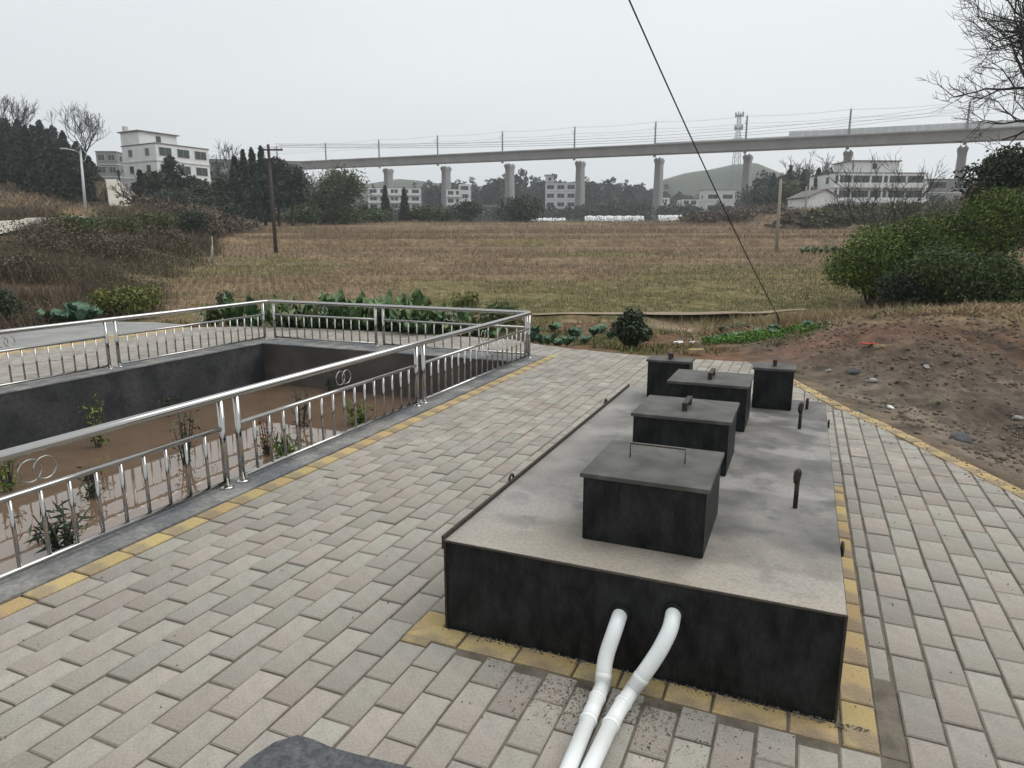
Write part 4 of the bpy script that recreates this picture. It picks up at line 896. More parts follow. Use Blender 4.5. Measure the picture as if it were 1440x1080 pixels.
for k in range(-6, 13):
    c = vk(k); off = np.array([bx_, by_, 0])
    def put(nm, me, p, rz=ra, ry=-sl_):
        o = link(nm, me, None, via, p); o.rotation_euler = (0, ry, rz); return o
    put('girder', me_g, c)
    flip = 1
    put('parapet', me_p1, c)
    fr = k
    if k < 1 or False: put('noise_barrier', me_p3, c)
    elif k == 1: put('noise_barrier', me_p4, c)
    elif k < 3: put('noise_barrier', me_p2, c)
    else: put('parapet_railing', me_rl, c)
    o = link('pier', me_pier, None, via, c+off*6.0); o.rotation_euler = (0, 0, ra)
    o = link('catenary_mast', me_mast, None, via, c+np.array([0, 0, 3.1])-off*.25); o.rotation_euler = (0, 0, ra)
a, b_ = vk(-6), vk(12)
for j, (dz, ov) in enumerate(((10.3, 2.9), (9.0, 2.9), (12.1, -.9))):
    g = MB()
    for k in range(-6, 12): g.tube(sag(vk(k)+np.array([bx_*ov, by_*ov, dz]), vk(k+1)+np.array([bx_*ov, by_*ov, dz]), .5 if j != 1 else .08, 6), .045, 3, cap=False)
    g.build('catenary_wire', M['metalgrey'], via)

# ------------------------------------------------------------ houses
def house(name, label, px, py_roof, Y, w, d, nst, yaw=0, sth=3.1, cols=4, wm='whitewall', cat='house', slabs=True, side=2, pent=None, balc=False, wr=.66, glass='glass', zroof=None, body_extra=8, flatroof=True, x_anchor=0):
    """px,py_roof: pixel of the near corner of the roof (x_anchor 0: left front corner). Built in local axes, front faces -y."""
    P = at(px, py_roof, Y); Ht = nst*sth; root = empty(name, (P[0], P[1], P[2]-Ht), yaw, label=label, cat=cat)
    x0 = -w*x_anchor; MB().box(x0, x0+w, 0, d, -body_extra, Ht).build('wall', M[wm], root)
    if slabs:
        for s in range(nst+1): MB().box(x0-.12, x0+w+.12, -.14, d+.12, s*sth-.12 if s < nst else Ht-.06, s*sth+.1 if s < nst else Ht+.12).build('floor_slab' if s < nst else 'roof', M['trim' if s < nst else 'roof'], root)
    ww = w/cols*wr
    for s in range(nst):
        for c in range(cols):
            cx = x0+w*(c+.5)/cols; z = s*sth+.95; f = MB().box(cx-ww/2-.09, cx+ww/2+.09, -.05, .02, z-.08, z+1.6).build('window', M['trim'], root); g = MB(); g.box(cx-ww/2, cx-.03, -.075, -.03, z, z+1.5); g.box(cx+.03, cx+ww/2, -.075, -.03, z, z+1.5); g.build('pane', M[glass], f)
        for c in range(side):
            cy = d*(c+.5)/side
            for sx_, xx in ((-1, x0), (1, x0+w)):
                z = s*sth+1.0; f = MB().box(*sorted((xx-sx_*.02, xx+sx_*.05)), cy-.7, cy+.7, z-.08, z+1.4).build('window', M['trim'], root); MB().box(*sorted((xx+sx_*.03, xx+sx_*.075)), cy-.6, cy+.6, z, z+1.3).build('pane', M[glass], f)
    if balc:
        for s in range(1, nst):
            MB().box(x0, x0+w, -1.5, -.15, s*sth-.1, s*sth+.08).build('balcony', M['trim'], root); MB().box(x0, x0+w, -1.5, -1.42, s*sth+.08, s*sth+.95).build('balustrade', M[wm], root)
            for q in (0.02, .5, .98): MB().box(x0+w*q-.12, x0+w*q+.12, -1.4, -1.16, s*sth+.9, (s+1)*sth-.1).build('column', M[wm], root)
    if pent:
        a, b_, h = pent[:3]; ya, yb = (.6, d*.7) if len(pent) < 4 else (d*pent[3], d*pent[4]-.02); MB().box(x0+w*a, x0+w*b_, ya, yb, Ht+.12, Ht+h).build('roof_room', M[wm], root); MB().box(x0+w*a-.4, x0+w*b_+.4, ya-.4, yb+.4, Ht+h, Ht+h+.18).build('roof_room_slab', M['roof'], root)
        MB().box(x0+w*(a+(b_-a)*.5)-.5, x0+w*(a+(b_-a)*.5)+.5, ya-.07, ya+.01, Ht+.9, Ht+2.0).build('window', M[glass], root)
    return root
hw = house('white_house', 'three-storey white house with wide dark windows on the left hillside', 218, 201, 137, 11.5, 10.8, 3, math.radians(60), 3.1, 3, cat='house', side=2, pent=(.0, .7, 2.5, .45, 1.0), glass='greenglass', body_extra=14)
MB().tube([(1.3, 11, 11.8), (1.3, 11, 13.2)], .55, 12).build('water_tank', M['trim'], hw)
house('grey_house', 'flat grey house half hidden behind the hill at the left of the white house', 134, 213, 185, 5, 9, 2, .1, 3.1, 2, 'greywall')
house('grey_shed', 'long low grey shed behind the dark trees left of the viaduct', 292, 224, 210, 26, 10, 2, .25, 3.0, 5, 'greywall')
house('village_house', 'pale village house partly hidden by the leftmost visible pier', 517, 264, 300, 22, 10, 3, .1, 3.1, 5, 'whitewall', balc=True)
house('village_house', 'white house with a tall blank side tower between the second and third piers', 628, 266, 292, 6.5, 8, 3, 0, 3.2, 2, 'whitewall', balc=True)
house('stair_tower', 'blank white stair tower joined to the right of the small balcony house', 645, 259, 291, 4.6, 8, 4, 0, 3.2, 1, 'whitewall', slabs=False, side=1)
house('low_building', 'low grey building with railings between the white tower and the broad dark tree', 678, 288, 295, 12, 7, 1, 0, 3.2, 4, 'greywall')
house('apartment_house', 'four-storey white house with dark windows just left of a pier', 767, 257, 290, 12.5, 10, 4, -.05, 3.4, 3, 'whitewall', pent=(.0, .28, 3.0), side=3)
house('narrow_house', 'narrow white house showing right beside the central pier', 926, 278, 330, 5, 7, 3, .1, 3.2, 1, 'whitewall', balc=True)
house('low_house', 'low two-storey white house left of the square one near the valley floor', 960, 280, 300, 9.6, 8, 2, .05, 3.1, 3, 'whitewall')
house('square_house', 'square white house with four big dark windows under the viaduct', 993, 267, 275, 11.5, 8, 2, .05, 4.2, 2, 'whitewall', side=1)
hr = house('white_villa', 'wide white villa with stacked balconies behind the bare tree on the right', 1174, 243, 150, 19.5, 11, 3, .05, 3.0, 5, 'whitewall', balc=True, pent=(.18, .72, 2.4), glass='greenglass', wr=.88)  # panes widened and dark, standing in for shade inside the open recessed balconies
MB().box(15.2, 19.5, -2.6, -.2, -8, .2).build('porch', M['whitewall'], hr)
house('grey_building', 'plain grey building to the right of the white villa', 1304, 252, 165, 17, 9, 3, .05, 3.0, 3, 'greywall')
# gabled shed
Y = 125.; P = at(1137, 291, Y); sh = empty('gabled_shed', P, .15, label='small white shed with a dark pitched roof on the right', cat='shed')
w, d, h, rh = 5.6, 7, 1.9, 1.1; MB().add([(0,0,-4),(w,0,-4),(w,0,h),(w/2,0,h+rh),(0,0,h),(0,d,-4),(w,d,-4),(w,d,h),(w/2,d,h+rh),(0,d,h)], [(0,1,2,3,4),(9,8,7,6,5),(0,4,9,5),(1,6,7,2)]).build('wall', M['whitewall'], sh)
MB().add([(-.4,-.4,h-.15),(w/2,-.4,h+rh+.12),(w+.4,-.4,h-.15),(-.4,d,h-.15),(w/2,d,h+rh+.12),(w+.4,d,h-.15),(-.4,-.4,h-.3),(w/2,-.4,h+rh-.03),(w+.4,-.4,h-.3),(-.4,d,h-.3),(w/2,d,h+rh-.03),(w+.4,d,h-.3)], [(0,1,4,3),(1,2,5,4),(0,6,7,1),(1,7,8,2),(6,9,10,7),(7,10,11,8),(3,4,10,9),(4,5,11,10),(0,3,9,6),(2,8,11,5)]).build('roof', M['roof'], sh)
MB().box(w+.02, w+4, 1, 6, -4, 1.2).build('lean_to', M['greywall'], sh)
# white crop tunnels beneath the viaduct
for k, (xa, xb, yt, Y, lb) in enumerate(((822, 905, 303, 225, 'long low white crop tunnel seen left of the central pier'), (925, 968, 302, 222, 'shorter white crop tunnel seen right of the central pier'), (745, 795, 306, 228, 'white plastic strip at the foot of the four-storey house'), (978, 1052, 315, 160, 'low crumpled white sheeting on the ground below the square house'))):
    a, b_ = at(xa, yt, Y), at(xb, yt, Y); hgt = 2.6 if k < 3 else .8; pts = [(0, 4*math.cos(t)/2, hgt*math.sin(t)) for t in np.linspace(0, math.pi, 9)]; L_ = b_[0]-a[0]
    segs = 12; vs = []
    for i in range(segs+1):
        for p in pts: vs.append((L_*i/segs, p[1], p[2]*(1-.08*((i+1) % 2) if k < 3 else .6+.4*abs(math.sin(i*2.3)))))
    g = MB().add(vs, [(i*9+j, i*9+j+1, (i+1)*9+j+1, (i+1)*9+j) for i in range(segs) for j in range(8)]); g.build('crop_tunnel' if k < 3 else 'plastic_sheeting', M['whitewall'], None, (a[0], Y, a[2]-hgt), label=lb, cat='crop tunnel' if k < 3 else 'sheeting')
# rubble heap beside the concrete pole
Y = 98.; P = at(1118, 300, Y); r = random.Random(4); rt = empty('rubble_heap', (P[0], Y, H1(P[0], Y)), 0, label='reddish brown heap of timber and rubble right of the concrete pole', cat='heap'); g = MB()
for i in range(150):
    x = r.gauss(0, 1.35); z = r.random()*max(.3, 2.6-abs(x)*.6); s = r.uniform(.15, .5); yv = r.uniform(-1, 1); g.box(x-s, x+s, yv-s*.6, yv+s*.6, z-s*.4, z+s*.4)
g.build('rubble', M['soilclod'], rt, kind='stuff')
# telecom tower
Y = 420.; base = at(1031, 300, Y); top = at(1037, 160, Y); Hh = top[2]-base[2]; tw = empty('telecom_tower', base, 0, label='lattice telecom mast with antenna platforms rising behind the viaduct', cat='tower'); g = MB()
def tr_(z): return 2.6*(1-z/Hh)**1.2+.75
zs = np.linspace(0, Hh, 15)
for sx_ in (-1, 1):
    for sy_ in (-1, 1): g.tube([(sx_*tr_(z), sy_*tr_(z), z) for z in zs], .16, 4)
for a, b_ in zip(zs[:-1], zs[1:]):
    for sy_ in (-1, 1):
        g.tube([(-tr_(a), sy_*tr_(a), a), (tr_(b_), sy_*tr_(b_), b_)], .09, 3); g.tube([(tr_(a), sy_*tr_(a), a), (-tr_(b_), sy_*tr_(b_), b_)], .09, 3); g.tube([(-tr_(b_), sy_*tr_(b_), b_), (tr_(b_), sy_*tr_(b_), b_)], .09, 3)
g.build('lattice', M['metalgrey'], tw)
for z in (Hh-1, Hh-8, Hh-15):
    g = MB(); g.tube([(0, 0, z-.1), (0, 0, z+.1)], 2.3, 12)
    for i in range(6):
        a = i*math.pi/3; g.box(2.3*math.cos(a)-.2, 2.3*math.cos(a)+.2, 2.3*math.sin(a)-.2, 2.3*math.sin(a)+.2, z-.8, z+1.9)
    g.build('antenna_platform', M['metalgrey'], tw)

# ------------------------------------------------------------ background trees
G1 = 'dark trees in front of the left white house'
for px, yt, Y, w, k, lb in ((210, 236, 100, 46, 'broad', 'dark round evergreen touching the left end of the white house'), (236, 218, 102, 60, 'tall', 'tallest dark evergreen in front of the white house'), (264, 242, 104, 56, 'broad', 'dark evergreen below the right windows of the white house'), (288, 256, 102, 52, 'broad', 'low dark tree right of the white house'), (305, 246, 112, 34, 'broad', 'loose dark tree in the gap right of the white house'), (196, 240, 92, 18, 'conifer', 'thin conifer beside the hill road')):
    tree(px, yt, Y, w, k, 'l_conifer' if k != 'broad' else 'l_dark', lb, 4200, .5)
for i, (px, yt, w) in enumerate(((329, 220, 36), (341, 211, 30), (353, 208, 30), (366, 206, 34), (386, 216, 48), (406, 226, 50))):
    tree(px, yt, 98+i*1.5, w, 'broad' if i > 3 else 'conifer', 'l_conifer', ['leftmost', 'second from left', 'third from left', 'tallest', 'fifth from left', 'rightmost, widest'][i]+' dark conifer of the group beside the leaning pole', 2600, .48, group='dark conifers beside the leaning pole')
tree(478, 238, 118, 74, 'bamboo', 'l_bamboo', 'rounded feathery bamboo clump beneath the left end of the viaduct', 9000, .6, 'bamboo')
tree(446, 262, 122, 40, 'broad', 'l_mid', 'mid-green tree between the conifers and the bamboo clump', 1800, .5)
tree(541, 261, 128, 20, 'conifer', 'l_conifer', 'slender dark conifer beside a viaduct pier', 1500, .42)
tree(568, 264, 131, 20, 'conifer', 'l_conifer', 'second slender conifer just right of the first', 1500, .42)
for px, yt, Y, w, mm, lb in ((592, 288, 132, 36, 'l_mid', 'low green shrub right of the slender conifers'), (620, 290, 131, 40, 'l_mid', 'low rounded shrub before the third pier'), (657, 278, 130, 44, 'l_dark', 'dark shrub right of the white stair tower'), (520, 286, 128, 34, 'l_dark', 'low shrub at the foot of the bamboo clump')):
    tree(px, yt, Y, w, 'bush', mm, lb, 1500, .5, 'shrub')
tree(740, 274, 134, 74, 'bush', 'l_dark', 'broad dark spreading tree in front of the apartment house', 4200, .5, name='spreading_tree')
tree(430, 285, 112, 40, 'bush', 'l_mid', 'green shrub low between the leaning pole and bamboo', 1400, .45, 'shrub')
tree(1075, 262, 150, 40, 'broad', 'l_far', 'dull tree right of the sixth pier', 1600, .55); tree(1105, 250, 150, 44, 'broad', 'l_mid', 'green tree behind the concrete pole', 1800, .55)
for i, (px, yt, Y, w) in enumerate(((1112, 232, 155, 22), (1130, 240, 156, 22), (1152, 236, 158, 24), (1088, 244, 158, 20))):
    tree(px, yt, Y, w, 'conifer', 'l_conifer', ['tallest', 'middle', 'rightmost', 'leftmost'][i]+' dark conifer of the four left of the white villa', 1500, .5, group='conifers left of the villa')
for i, px in enumerate((1178, 1200, 1222, 1325, 1345)): tree(px, 286+(i % 2)*4, 110, 40, 'bush', 'l_far', ['dull scrub bush in front of the shed lean-to', 'low bush under the villa porch steps', 'dull bush at the foot of the villa', 'bush at the foot of the grey building', 'second bush below the grey building'][i], 1100, .4, 'bush', name='bush')
# wooded left hill: one by one
r = random.Random(11); k = 0
for row_, (Y, yb, n_, ht) in enumerate(((96, 0, 9, 9.5), (112, 0, 9, 10.5), (130, 0, 7, 10.5))):
    for i in range(n_):
        px = -40+i*(178/n_)+r.uniform(-6, 6)+row_*7; yt = np.interp(px, [-40, 20, 60, 100, 125, 150], [160, 168, 172, 188, 208, 240])+r.uniform(-7, 8)+(2-row_)*7
        if row_ == 2 and px > 120: continue
        tree(px, yt, Y, r.uniform(24, 34), 'conifer' if r.random() < .55 else 'tall', 'l_conifer' if r.random() < .7 else 'l_dark', ORD[i]+' dark tree from the left in the '+['front', 'middle', 'back'][row_]+' row of the hillside wood', 1900, .5, group='dark trees of the left hillside wood')
for px, yb, Y, ht, w, lb, sd_ in ((112, 205, 118, 9.5, 6.5, 'bare round-crowned tree standing above the left wood', 3), (8, 180, 115, 8.5, 6, 'bare tree above the wood at the left edge', 6)):
    P = at(px, {112: 146, 8: 136}[px], Y); g0 = H1(P[0], Y); bare_tree((P[0], Y, P[2]-ht), ht, w*.62, sd_, lb, n0=7, depth=4, tr=.16, trunkf=.22, minr=.028)
    
for px, yt, Y, w, lb, sd_ in ((185, 246, 74, 3.2, 'small leafless tree beside the hill road', 8), (237, 262, 84, 4, 'leafless grey thicket tree before the white house', 9), (310, 207, 160, 5, 'thin bare tree on the skyline right of the white house', 10), (450, 240, 200, 5, 'faint bare tree behind the bamboo clump', 13), (1130, 222, 200, 6, 'bare tree on the skyline left of the villa', 14), (1165, 224, 205, 6, 'second skyline bare tree, nearer the villa', 15)):
    P = at(px, yt, Y); gz = H1(P[0], Y); bare_tree((P[0], Y, gz), P[2]-gz, w, sd_, lb, n0=5, depth=4, trunkf=.3, minr=.02 if Y < 100 else .05, tr=.1 if Y < 100 else .18)
# shrubs on the left bank
for i, (px, yt, Y, w, mm, kd, lb) in enumerate(((112, 305, 36, 66, 'l_mid', 'bush', 'bright green shrub on the bank crest below the lamp'), (165, 306, 40, 60, 'olive', 'bush', 'olive shrub on the bank crest right of the lamp'), (215, 292, 48, 50, 'olive', 'bush', 'olive-brown shrub farther along the bank'), (262, 290, 60, 50, 'l_dark', 'bush', 'dark shrub where the bank meets the field'), (240, 330, 44, 70, 'drybrush', 'bush', 'brown leafless shrub on the slope'), (60, 330, 31, 110, 'drybrush', 'bush', 'purple-brown brush clump left of the olive shrubs'), (150, 345, 33, 110, 'drybrush', 'bush', 'wide brown brush clump in the middle of the bank'), (20, 372, 25, 90, 'drybrush', 'bush', 'brown brush clump at the left edge of the photo'), (95, 318, 34, 60, 'olive', 'bush', 'olive clump overlapping the pale road'), (285, 318, 62, 60, 'drybrush', 'bush', 'low brown brush reaching into the field'), (38, 362, 27, 44, 'l_yellow', 'bush', 'rusty yellow bush among the brown brush'), (332, 312, 82, 60, 'drybrush', 'bush', 'flat brown thicket behind the leaning pole'))):
    tree(px, yt, Y, w, kd, mm, lb, 3400, .10*max(1, Y/32), 'shrub')
# farther woods: masses behind and between the piers
def wood(name, label, x0, x1, Y0, Y1, prof_, n, leaf, m, seed):
    r = np.random.RandomState(seed); nt_ = max(6, int((x1-x0)/9*1.2*(1 if name == 'far_wood' else 1.3))); P = []
    for i in range(nt_):
        px = x0+(x1-x0)*(i+r.rand())/nt_; Y = Y0+(Y1-Y0)*r.rand(); yt = np.interp(px, *zip(*prof_))+r.uniform(-5, 7); T = at(px, yt, Y); gz = H1(T[0], Y); Hh = max(T[2]-gz, 3 if name == 'far_wood' else 1.2); k = ['broad', 'tall', 'broad'][r.randint(3)]
        P.append(crown_pts(k if name == 'far_wood' else 'bush', r.uniform(4.0, 7)*(1 if name == 'far_wood' else .4), Hh, int(n/nt_), seed+i)+np.array([T[0], Y, gz]))
    P = np.concatenate(P); link(name, leaf_mesh(name, P, leaf, seed, .6), M[m], kind='stuff', label=label, cat='wood')
wood('far_wood', 'hazy wood behind the left piers of the viaduct', 505, 705, 330, 400, [(505, 282), (560, 272), (600, 252), (650, 248), (705, 258)], 22000, 1.5, 'l_far', 1)
wood('far_wood', 'hazy green wood between the central piers', 690, 880, 330, 400, [(690, 238), (730, 236), (770, 240), (800, 250), (840, 238), (880, 250)], 26000, 1.5, 'l_far', 2)
wood('far_wood', 'dark wooded rise right of the central pier', 870, 985, 350, 420, [(870, 258), (905, 248), (940, 262), (985, 274)], 14000, 1.5, 'l_far', 3)
wood('far_wood', 'wood on the rise behind the concrete pole', 1060, 1190, 185, 230, [(1060, 262), (1090, 240), (1120, 236), (1160, 238), (1190, 246)], 15000, .9, 'l_far', 4)
wood('far_wood', 'dark wood filling the gap between the white house and the conifers', 285, 430, 150, 200, [(285, 244), (320, 232), (370, 226), (430, 248)], 16000, .8, 'l_dark', 5)
wood('far_wood', 'low scrubby wood along the foot of the viaduct piers', 500, 1080, 240, 320, [(500, 292), (620, 290), (700, 296), (820, 290), (860, 278), (930, 292), (1040, 288), (1080, 280)], 26000, 1.1, 'l_far', 6)
wood('scrub_thicket', 'dark scrubby thicket in front of the shed and the villa', 1120, 1500, 96, 112, [(1120, 300), (1150, 294), (1200, 286), (1300, 284), (1340, 276), (1500, 268)], 22000, .42, 'olive', 12)
wood('scrub_thicket', 'brown thicket below the square house', 960, 1100, 120, 150, [(960, 302), (1010, 292), (1060, 290), (1100, 298)], 9000, .45, 'drybrush', 13)
wood('scrub_thicket', 'dark mixed thicket below the left white house', 195, 330, 88, 104, [(195, 282), (240, 262), (290, 272), (330, 285)], 20000, .38, 'l_dark', 14)
wood('scrub_thicket', 'grey-brown leafless thicket between the hill road and the dark trees', 196, 320, 74, 90, [(196, 296), (250, 286), (320, 300)], 12000, .3, 'drybrush', 15)
wood('scrub_thicket', 'dark bushes in a row along the left end of the field', 400, 540, 118, 130, [(400, 292), (470, 290), (540, 292)], 9000, .42, 'l_mid', 16)
wood('far_wood', 'wood behind the villa at the right', 1180, 1500, 240, 300, [(1180, 262), (1300, 250), (1500, 235)], 16000, 1.1, 'l_far', 7)

# ------------------------------------------------------------ distant hills
def ridge(name, pts, Y, depth, m, amp=6, seed=0, **k):
    xs = np.linspace(pts[0][0], pts[-1][0], 120); nd = 24; V = []
    TT = [at(px, np.interp(px, [p[0] for p in pts], [p[1] for p in pts]), Y) for px in xs]
    for j in range(nd):
        t = j/(nd-1); prof = math.sin(math.pi*t)**.8; y = Y-depth/2+depth*t; G0 = height(np.array([T[0] for T in TT]), np.full(len(TT), y))-4
        for T, g0 in zip(TT, G0):
            x = T[0]
            z = g0+(T[2]-g0)*prof*(1 if 0 < t < 1 else 0)+amp*(float(vnoise(x*.02, y*.02, seed))-.5)*prof; V.append((x, y, z))
    n = len(xs); Q = [(j*n+i, j*n+i+1, (j+1)*n+i+1, (j+1)*n+i) for j in range(nd-1) for i in range(n-1)]; me = npmesh(name, V, Q); me.polygons.foreach_set('use_smooth', [True]*len(me.polygons)); return link(name, me, M[m], kind='structure')
M['hill'] = mat('hill_scrub', (.05,.065,.045), (.09,.095,.06), .02, .95, 1, .15)
ridge('hill', [(905, 296), (930, 256), (965, 247), (1000, 240), (1030, 231), (1060, 228), (1085, 240), (1105, 262), (1130, 296)], 620, 180, 'hill', 8, 2)
ridge('hill', [(380, 286), (470, 262), (560, 250), (640, 258), (720, 262), (830, 262), (900, 270), (960, 290)], 720, 130, 'hill', 6, 4)

# ------------------------------------------------------------ pond plants
def stem_plant(px, py, hpx, seed, label, spiky=False, m='l_dark'):
    P = atz(px, py, WZ); dist = P[1]; Hh = hpx/F*math.hypot(dist, 2.8); r = random.Random(seed); root = empty('pond_plant', (P[0], P[1], WZ-.1), 0, label=label, cat='water plant')
    g = MB(); tips = []
    for i in range(7 if not spiky else 9):
        a = r.uniform(0, 6.28); sp = (.16 if not spiky else .42)*Hh*r.uniform(.5, 1.3); h = Hh*r.uniform(.6, 1.05)
        p = [(0.03*math.cos(a), .03*math.sin(a), 0), (sp*.4*math.cos(a), sp*.4*math.sin(a), h*.5), (sp*math.cos(a+.2), sp*math.sin(a+.2), h+.1)]; g.tube(p, [.012, .009, .005], 5); tips.append(p)
    g.build('stem', M['bark'], root)
    pts = []; 
    for p in tips:
        for _ in range(26 if not spiky else 16):
            t = r.uniform(.25, 1); a_, b_, c_ = [np.array(q) for q in p]; q = a_*(1-t)**2+2*b_*t*(1-t)+c_*t*t; pts.append(q+np.array([r.gauss(0, .035), r.gauss(0, .035), r.gauss(0, .02)])*(1.3 if not spiky else 1.8))
    link('leaves', leaf_mesh('leaves', pts, .06 if not spiky else .15, seed, .32 if not spiky else .16, up=.3), M[m], root)
for i, a in enumerate(((140, 628, 78, 0, 'leafy green plant against the dark far wall, left of centre'), (262, 652, 78, 0, 'tall dark-leaved plant in the water left of the near post pair'), (424, 600, 56, 0, 'leafy plant in the water right of the near post pair'), (12, 690, 60, 0, 'small plant at the left edge of the pond'), (462, 552, 26, 0, 'small sprig at the far end of the pond'), (88, 772, 62, 1, 'spiky leaning plant nearest the left edge, close to the railing'), (404, 648, 42, 1, 'spiky low plant just right of the near post pair'), (376, 640, 50, 0, 'withered reddish plant right against the near post pair'), (130, 700, 48, 0, 'dark-stemmed plant between the spiky plant and the wall'), (505, 596, 30, 1, 'thin spiky plant farther along the near wall'), (178, 540, 24, 0, 'thin sprig reaching up the far wall'), (235, 585, 30, 0, 'faint leafy plant at the base of the far wall'))):
    stem_plant(a[0], a[1], a[2], i, a[4], bool(a[3]), 'l_red' if i == 7 else ('l_dark' if i % 3 else 'l_shrub'))

# ------------------------------------------------------------ debris
def rock(P, s, m, name, label, cat, seed=0, flat=.6, group=None):
    bm = bmesh.new(); bmesh.ops.create_icosphere(bm, subdivisions=2, radius=s); r = random.Random(seed)
    for v in bm.verts:
        k = 1+.35*(float(vnoise(v.co.x/s*1.6+seed, v.co.y/s*1.6+v.co.z/s, seed))-.5)*2; v.co = v.co*k; v.co.z *= flat
    me = bpy.data.meshes.new(name); bm.to_mesh(me); bm.free(); o = link(name, me, M[m], None, P, label=label, cat=cat, group=group); o.rotation_euler = (r.uniform(-.3, .3), r.uniform(-.3, .3), r.uniform(0, 6)); return o
def gpt(px, py):      # point of the ground seen at a pixel
    d_ = raydir(px, py); t = np.linspace(2, 60, 3000); X = CAM[None]+d_[None]*t[:, None]; z = height(X[:, 0], X[:, 1]); i = np.argmax(X[:, 2] < z); return X[i]
for i, (px, py, s, m_, lb) in enumerate(((1226, 537, .085, 'stone', 'grey-green broken stone on the soil beyond the rear boxes'), (1304, 517, .06, 'stone', 'pinkish pale stone in the middle of the dirt'), (1252, 574, .045, 'litter', 'small white scrap lying on the grey soil'), (1200, 523, .08, 'asphalt', 'dark flat slab fragment on the soil'), (1352, 619, .10, 'asphalt', 'low dark lump of clay near the kerb'), (1208, 580, .05, 'asphalt', 'little dark clod beside the yellow kerb'), (1166, 522, .05, 'stone', 'small grey stone near the right rear box'), (1432, 590, .07, 'stone', 'grey stone at the right edge of the photo'), (1290, 700-90, .04, 'soilclod', 'brown clod on the trodden soil'))):
    P = gpt(px, py); rock(P+np.array([0, 0, s*.15]), s, m_, 'litter_scrap' if m_ == 'litter' else 'stone', lb, 'scrap' if m_ == 'litter' else 'stone', i, .5)
def scrap(px, py, w, l, m_, nm, lb, seed):
    P = gpt(px, py); r = random.Random(seed); g = MB(); nx = 6; vs = [((i/nx-.5)*w, (j/nx-.5)*l, .02+.05*r.random()) for j in range(nx+1) for i in range(nx+1)]; g.add(vs, [(j*7+i, j*7+i+1, (j+1)*7+i+1, (j+1)*7+i) for j in range(nx) for i in range(nx)]); g.build(nm, M[m_], None, P, label=lb, cat='litter')
scrap(954, 484, .22, .16, 'litter', 'litter_bag', 'crumpled white plastic bag beyond the far paving edge', 1); scrap(974, 484, .12, .10, 'litter', 'litter_bag', 'smaller white scrap right of the crumpled bag', 2)
scrap(1222, 487, .26, .10, 'redlitter', 'litter_bag', 'red plastic scrap on the reddish soil', 3); scrap(1241, 490, .30, .05, 'drygrass', 'wood_splinter', 'thin pale board next to the red scrap', 4)
P = atz(981, 496, .0); g = MB().box(-.14, .14, -.07, .07, 0, .07, .006); o = g.build('loose_brick', M['ypaver'], None, (P[0], P[1]+.1, -.02), label='loose pale yellow brick lying past the far paving edge', cat='brick'); o.rotation_euler = (0, 0, .1)
# clods and pebbles of the spoil
n = 30000; x = R_.uniform(4.4, 14, n); y = R_.uniform(3.5, 14.5, n); k = not_foot(x, y, .12) & (fbm(x*1.3, y*1.3, 3, 55)+.25*R_.rand(n) > .56); x, y = x[k], y[k]; s = .006+.032*R_.rand(len(x))**4+.02*(R_.rand(len(x)) > .985); z = height(x, y)
ico = [(0,0,1),(.9,0,.4),(.28,.85,.4),(-.72,.53,.4),(-.72,-.53,.4),(.28,-.85,.4),(.72,.53,-.4),(-.28,.85,-.4),(-.9,0,-.4),(-.28,-.85,-.4),(.72,-.53,-.4),(0,0,-1)]
icf = [(0,1,2),(0,2,3),(0,3,4),(0,4,5),(0,5,1),(1,6,2),(2,7,3),(3,8,4),(4,9,5),(5,10,1),(6,7,2),(7,8,3),(8,9,4),(9,10,5),(10,6,1),(6,11,7),(7,11,8),(8,11,9),(9,11,10),(10,11,6)]
I = np.array(ico); V = (np.c_[x, y, z+s*.2][:, None, :]+I[None]*s[:, None, None]*(.7+.6*R_.rand(len(x), 12, 1))*np.array([1, 1, .75])).reshape(-1, 3); Q = (np.arange(len(x))[:, None, None]*12+np.array(icf)[None]).reshape(-1, 3)
link('soil_clods', npmesh('soil_clods', V, Q), M['soilclod'], kind='stuff', label='clods and pebbles scattered over the dug soil', cat='clods')
# crumbs and leaves on the paving
n = 1600; u = R_.uniform(-3.8, 2.5, n); v = R_.uniform(1, 11, n); k = ~((u > TX0-.05) & (u < TX1+.05) & (v > TY0-.1) & (v < TY1+.1)); u, v = u[k], v[k]; P = u[:, None]*RV[None]+v[:, None]*DV[None]; s = .0015+.004*R_.rand(len(u))**3
V = (np.c_[P, s*.6][:, None, :]+I[None]*s[:, None, None]).reshape(-1, 3); Q = (np.arange(len(u))[:, None, None]*12+np.array(icf)[None]).reshape(-1, 3)
link('paving_grit', npmesh('paving_grit', V, Q), M['sand'], kind='stuff', label='grit and crumbs of soil lying on the pavers', cat='grit')

n = 2200; u = -3.84+PW*R_.randint(0, 15, n)+R_.normal(size=n)*.003; v = R_.uniform(1, 11.5, n); k = (vnoise(u*2.3, v*1.1, 12) > .62) & (u < TX0-.05); u, v = u[k], v[k]; P = u[:, None]*RV[None]+v[:, None]*DV[None]
blades('joint_weeds', P[:, 0], P[:, 1], P[:, 0]*0-.004, .012, .006, 44, 'greengrass', 'tiny weeds sprouting in the joints between the pavers', 'weeds', .8)
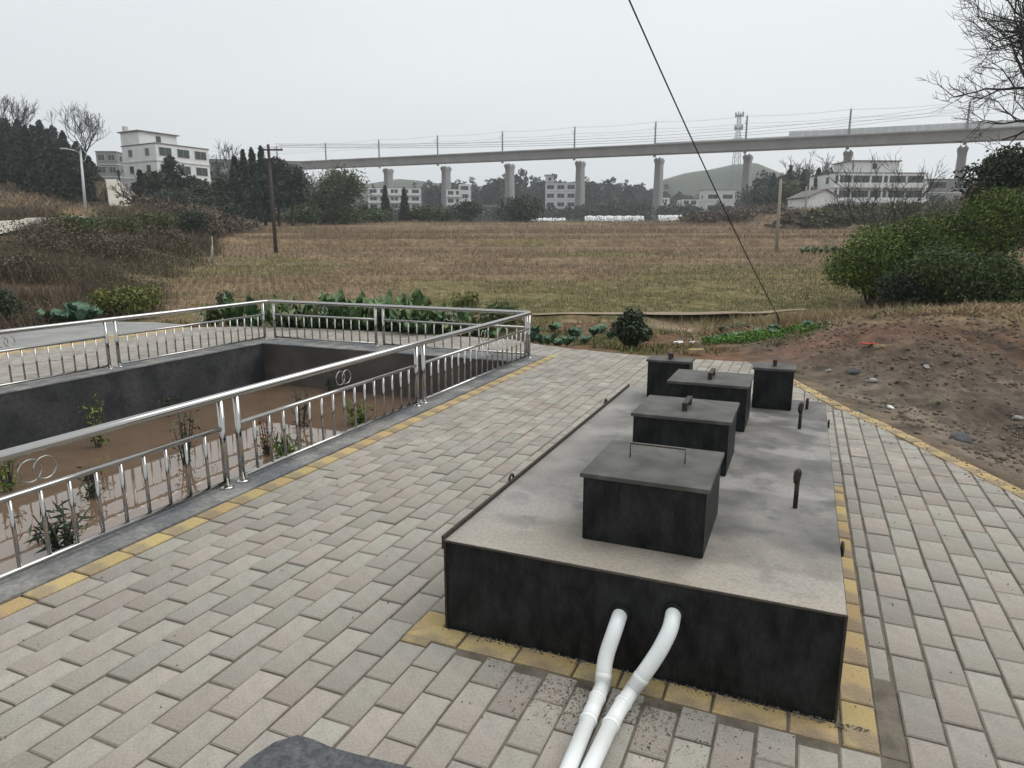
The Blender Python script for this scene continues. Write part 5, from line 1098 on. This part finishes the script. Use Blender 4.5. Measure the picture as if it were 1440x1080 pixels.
# soil spilled over the kerb and around the pipes
def spill(name, u, v, smax, m_, label, seed):
    P = u[:, None]*RV[None]+v[:, None]*DV[None]; s = .0014+smax*R_.rand(len(u))**4
    V = (np.c_[P, s*.5][:, None, :]+I[None]*s[:, None, None]*(.7+.6*R_.rand(len(u), 12, 1))*np.array([1, 1, .6])).reshape(-1, 3); Q = (np.arange(len(u))[:, None, None]*12+np.array(icf)[None]).reshape(-1, 3)
    link(name, npmesh(name, V, Q), M[m_], kind='stuff', label=label, cat='soil')
n = 2600; t_ = R_.uniform(.3, KD[-1]-5, n); C_ = np.array([along(q) for q in t_]); N_ = np.array([[along(q+.05)[1]-along(q-.05)[1], -(along(q+.05)[0]-along(q-.05)[0])] for q in t_]); N_ /= np.linalg.norm(N_, axis=1)[:, None]; q = C_+N_*(np.abs(R_.normal(size=n))*.13-.02)[:, None]*(.5+1.6*vnoise(t_*1.7, t_*0, 8))[:, None]
spill('soil_spill', q[:, 0], q[:, 1], .009, 'soilclod', 'soil crumbs spilled over the yellow kerb onto the pavers', 1)
n = 2400; u = R_.normal(-.62, .26, n); v = 2.72-np.abs(R_.normal(size=n))*.17; spill('soil_spill', u, v, .0035, 'soilclod', 'brown soil crumbs on the pavers in front of the tank around the pipes', 2)
n = 1500; u = R_.uniform(-1.6, .4, n); v = 2.885-np.abs(R_.normal(size=n))*.02; spill('soil_spill', u, v, .005, 'sand', 'dirt gathered along the foot of the tank front', 3)

# ------------------------------------------------------------ person on the hill road
P = at(168, 254.5, 106.); vs = [(0,0,.95),(0,0,1.25),(0,0,1.45),(0,0,1.55),(0,0,1.68),(.2,0,1.42),(.27,.03,1.12),(.28,-.05,.85),(-.2,0,1.42),(-.27,.03,1.12),(-.28,-.05,.85),(.1,0,.9),(.12,-.08,.48),(.12,.0,.06),(.12,-.14,.03),(-.1,0,.9),(-.12,.1,.48),(-.12,.2,.06),(-.12,.07,.03)]
es = [(0,1),(1,2),(2,3),(3,4),(2,5),(5,6),(6,7),(2,8),(8,9),(9,10),(0,11),(11,12),(12,13),(13,14),(0,15),(15,16),(16,17),(17,18)]
rad = [.15,.15,.15,.06,.11,.06,.05,.04,.06,.05,.04,.09,.06,.05,.04,.09,.06,.05,.04]
me = bpy.data.meshes.new('person'); me.from_pydata(vs, es, []); o = link('person', me, mat('dark_clothing', (.02,.02,.025), None, rough=.9), None, P, label='distant person in dark clothing walking on the hill road', cat='person')
md = o.modifiers.new('skin', 'SKIN'); sv = me.skin_vertices[0].data if len(me.skin_vertices) else None
if sv:
    for i, q in enumerate(rad): sv[i].radius = (q, q)
    sv[0].use_root = True
o.modifiers.new('sub', 'SUBSURF').levels = 1

# ------------------------------------------------------------ haze
if True:
    hz = bpy.data.materials.new('haze'); hz.use_nodes = True; n = hz.node_tree; n.nodes.clear(); o_ = n.nodes.new('ShaderNodeOutputMaterial'); pv = n.nodes.new('ShaderNodeVolumePrincipled')
    pv.inputs['Color'].default_value = (.93, .96, 1, 1); pv.inputs['Density'].default_value = .00078; pv.inputs['Anisotropy'].default_value = .6; n.links.new(pv.outputs[0], o_.inputs['Volume'])
    MB().box(-820, 820, -820, 820, -3.2, 120).build('haze', hz, kind='stuff')
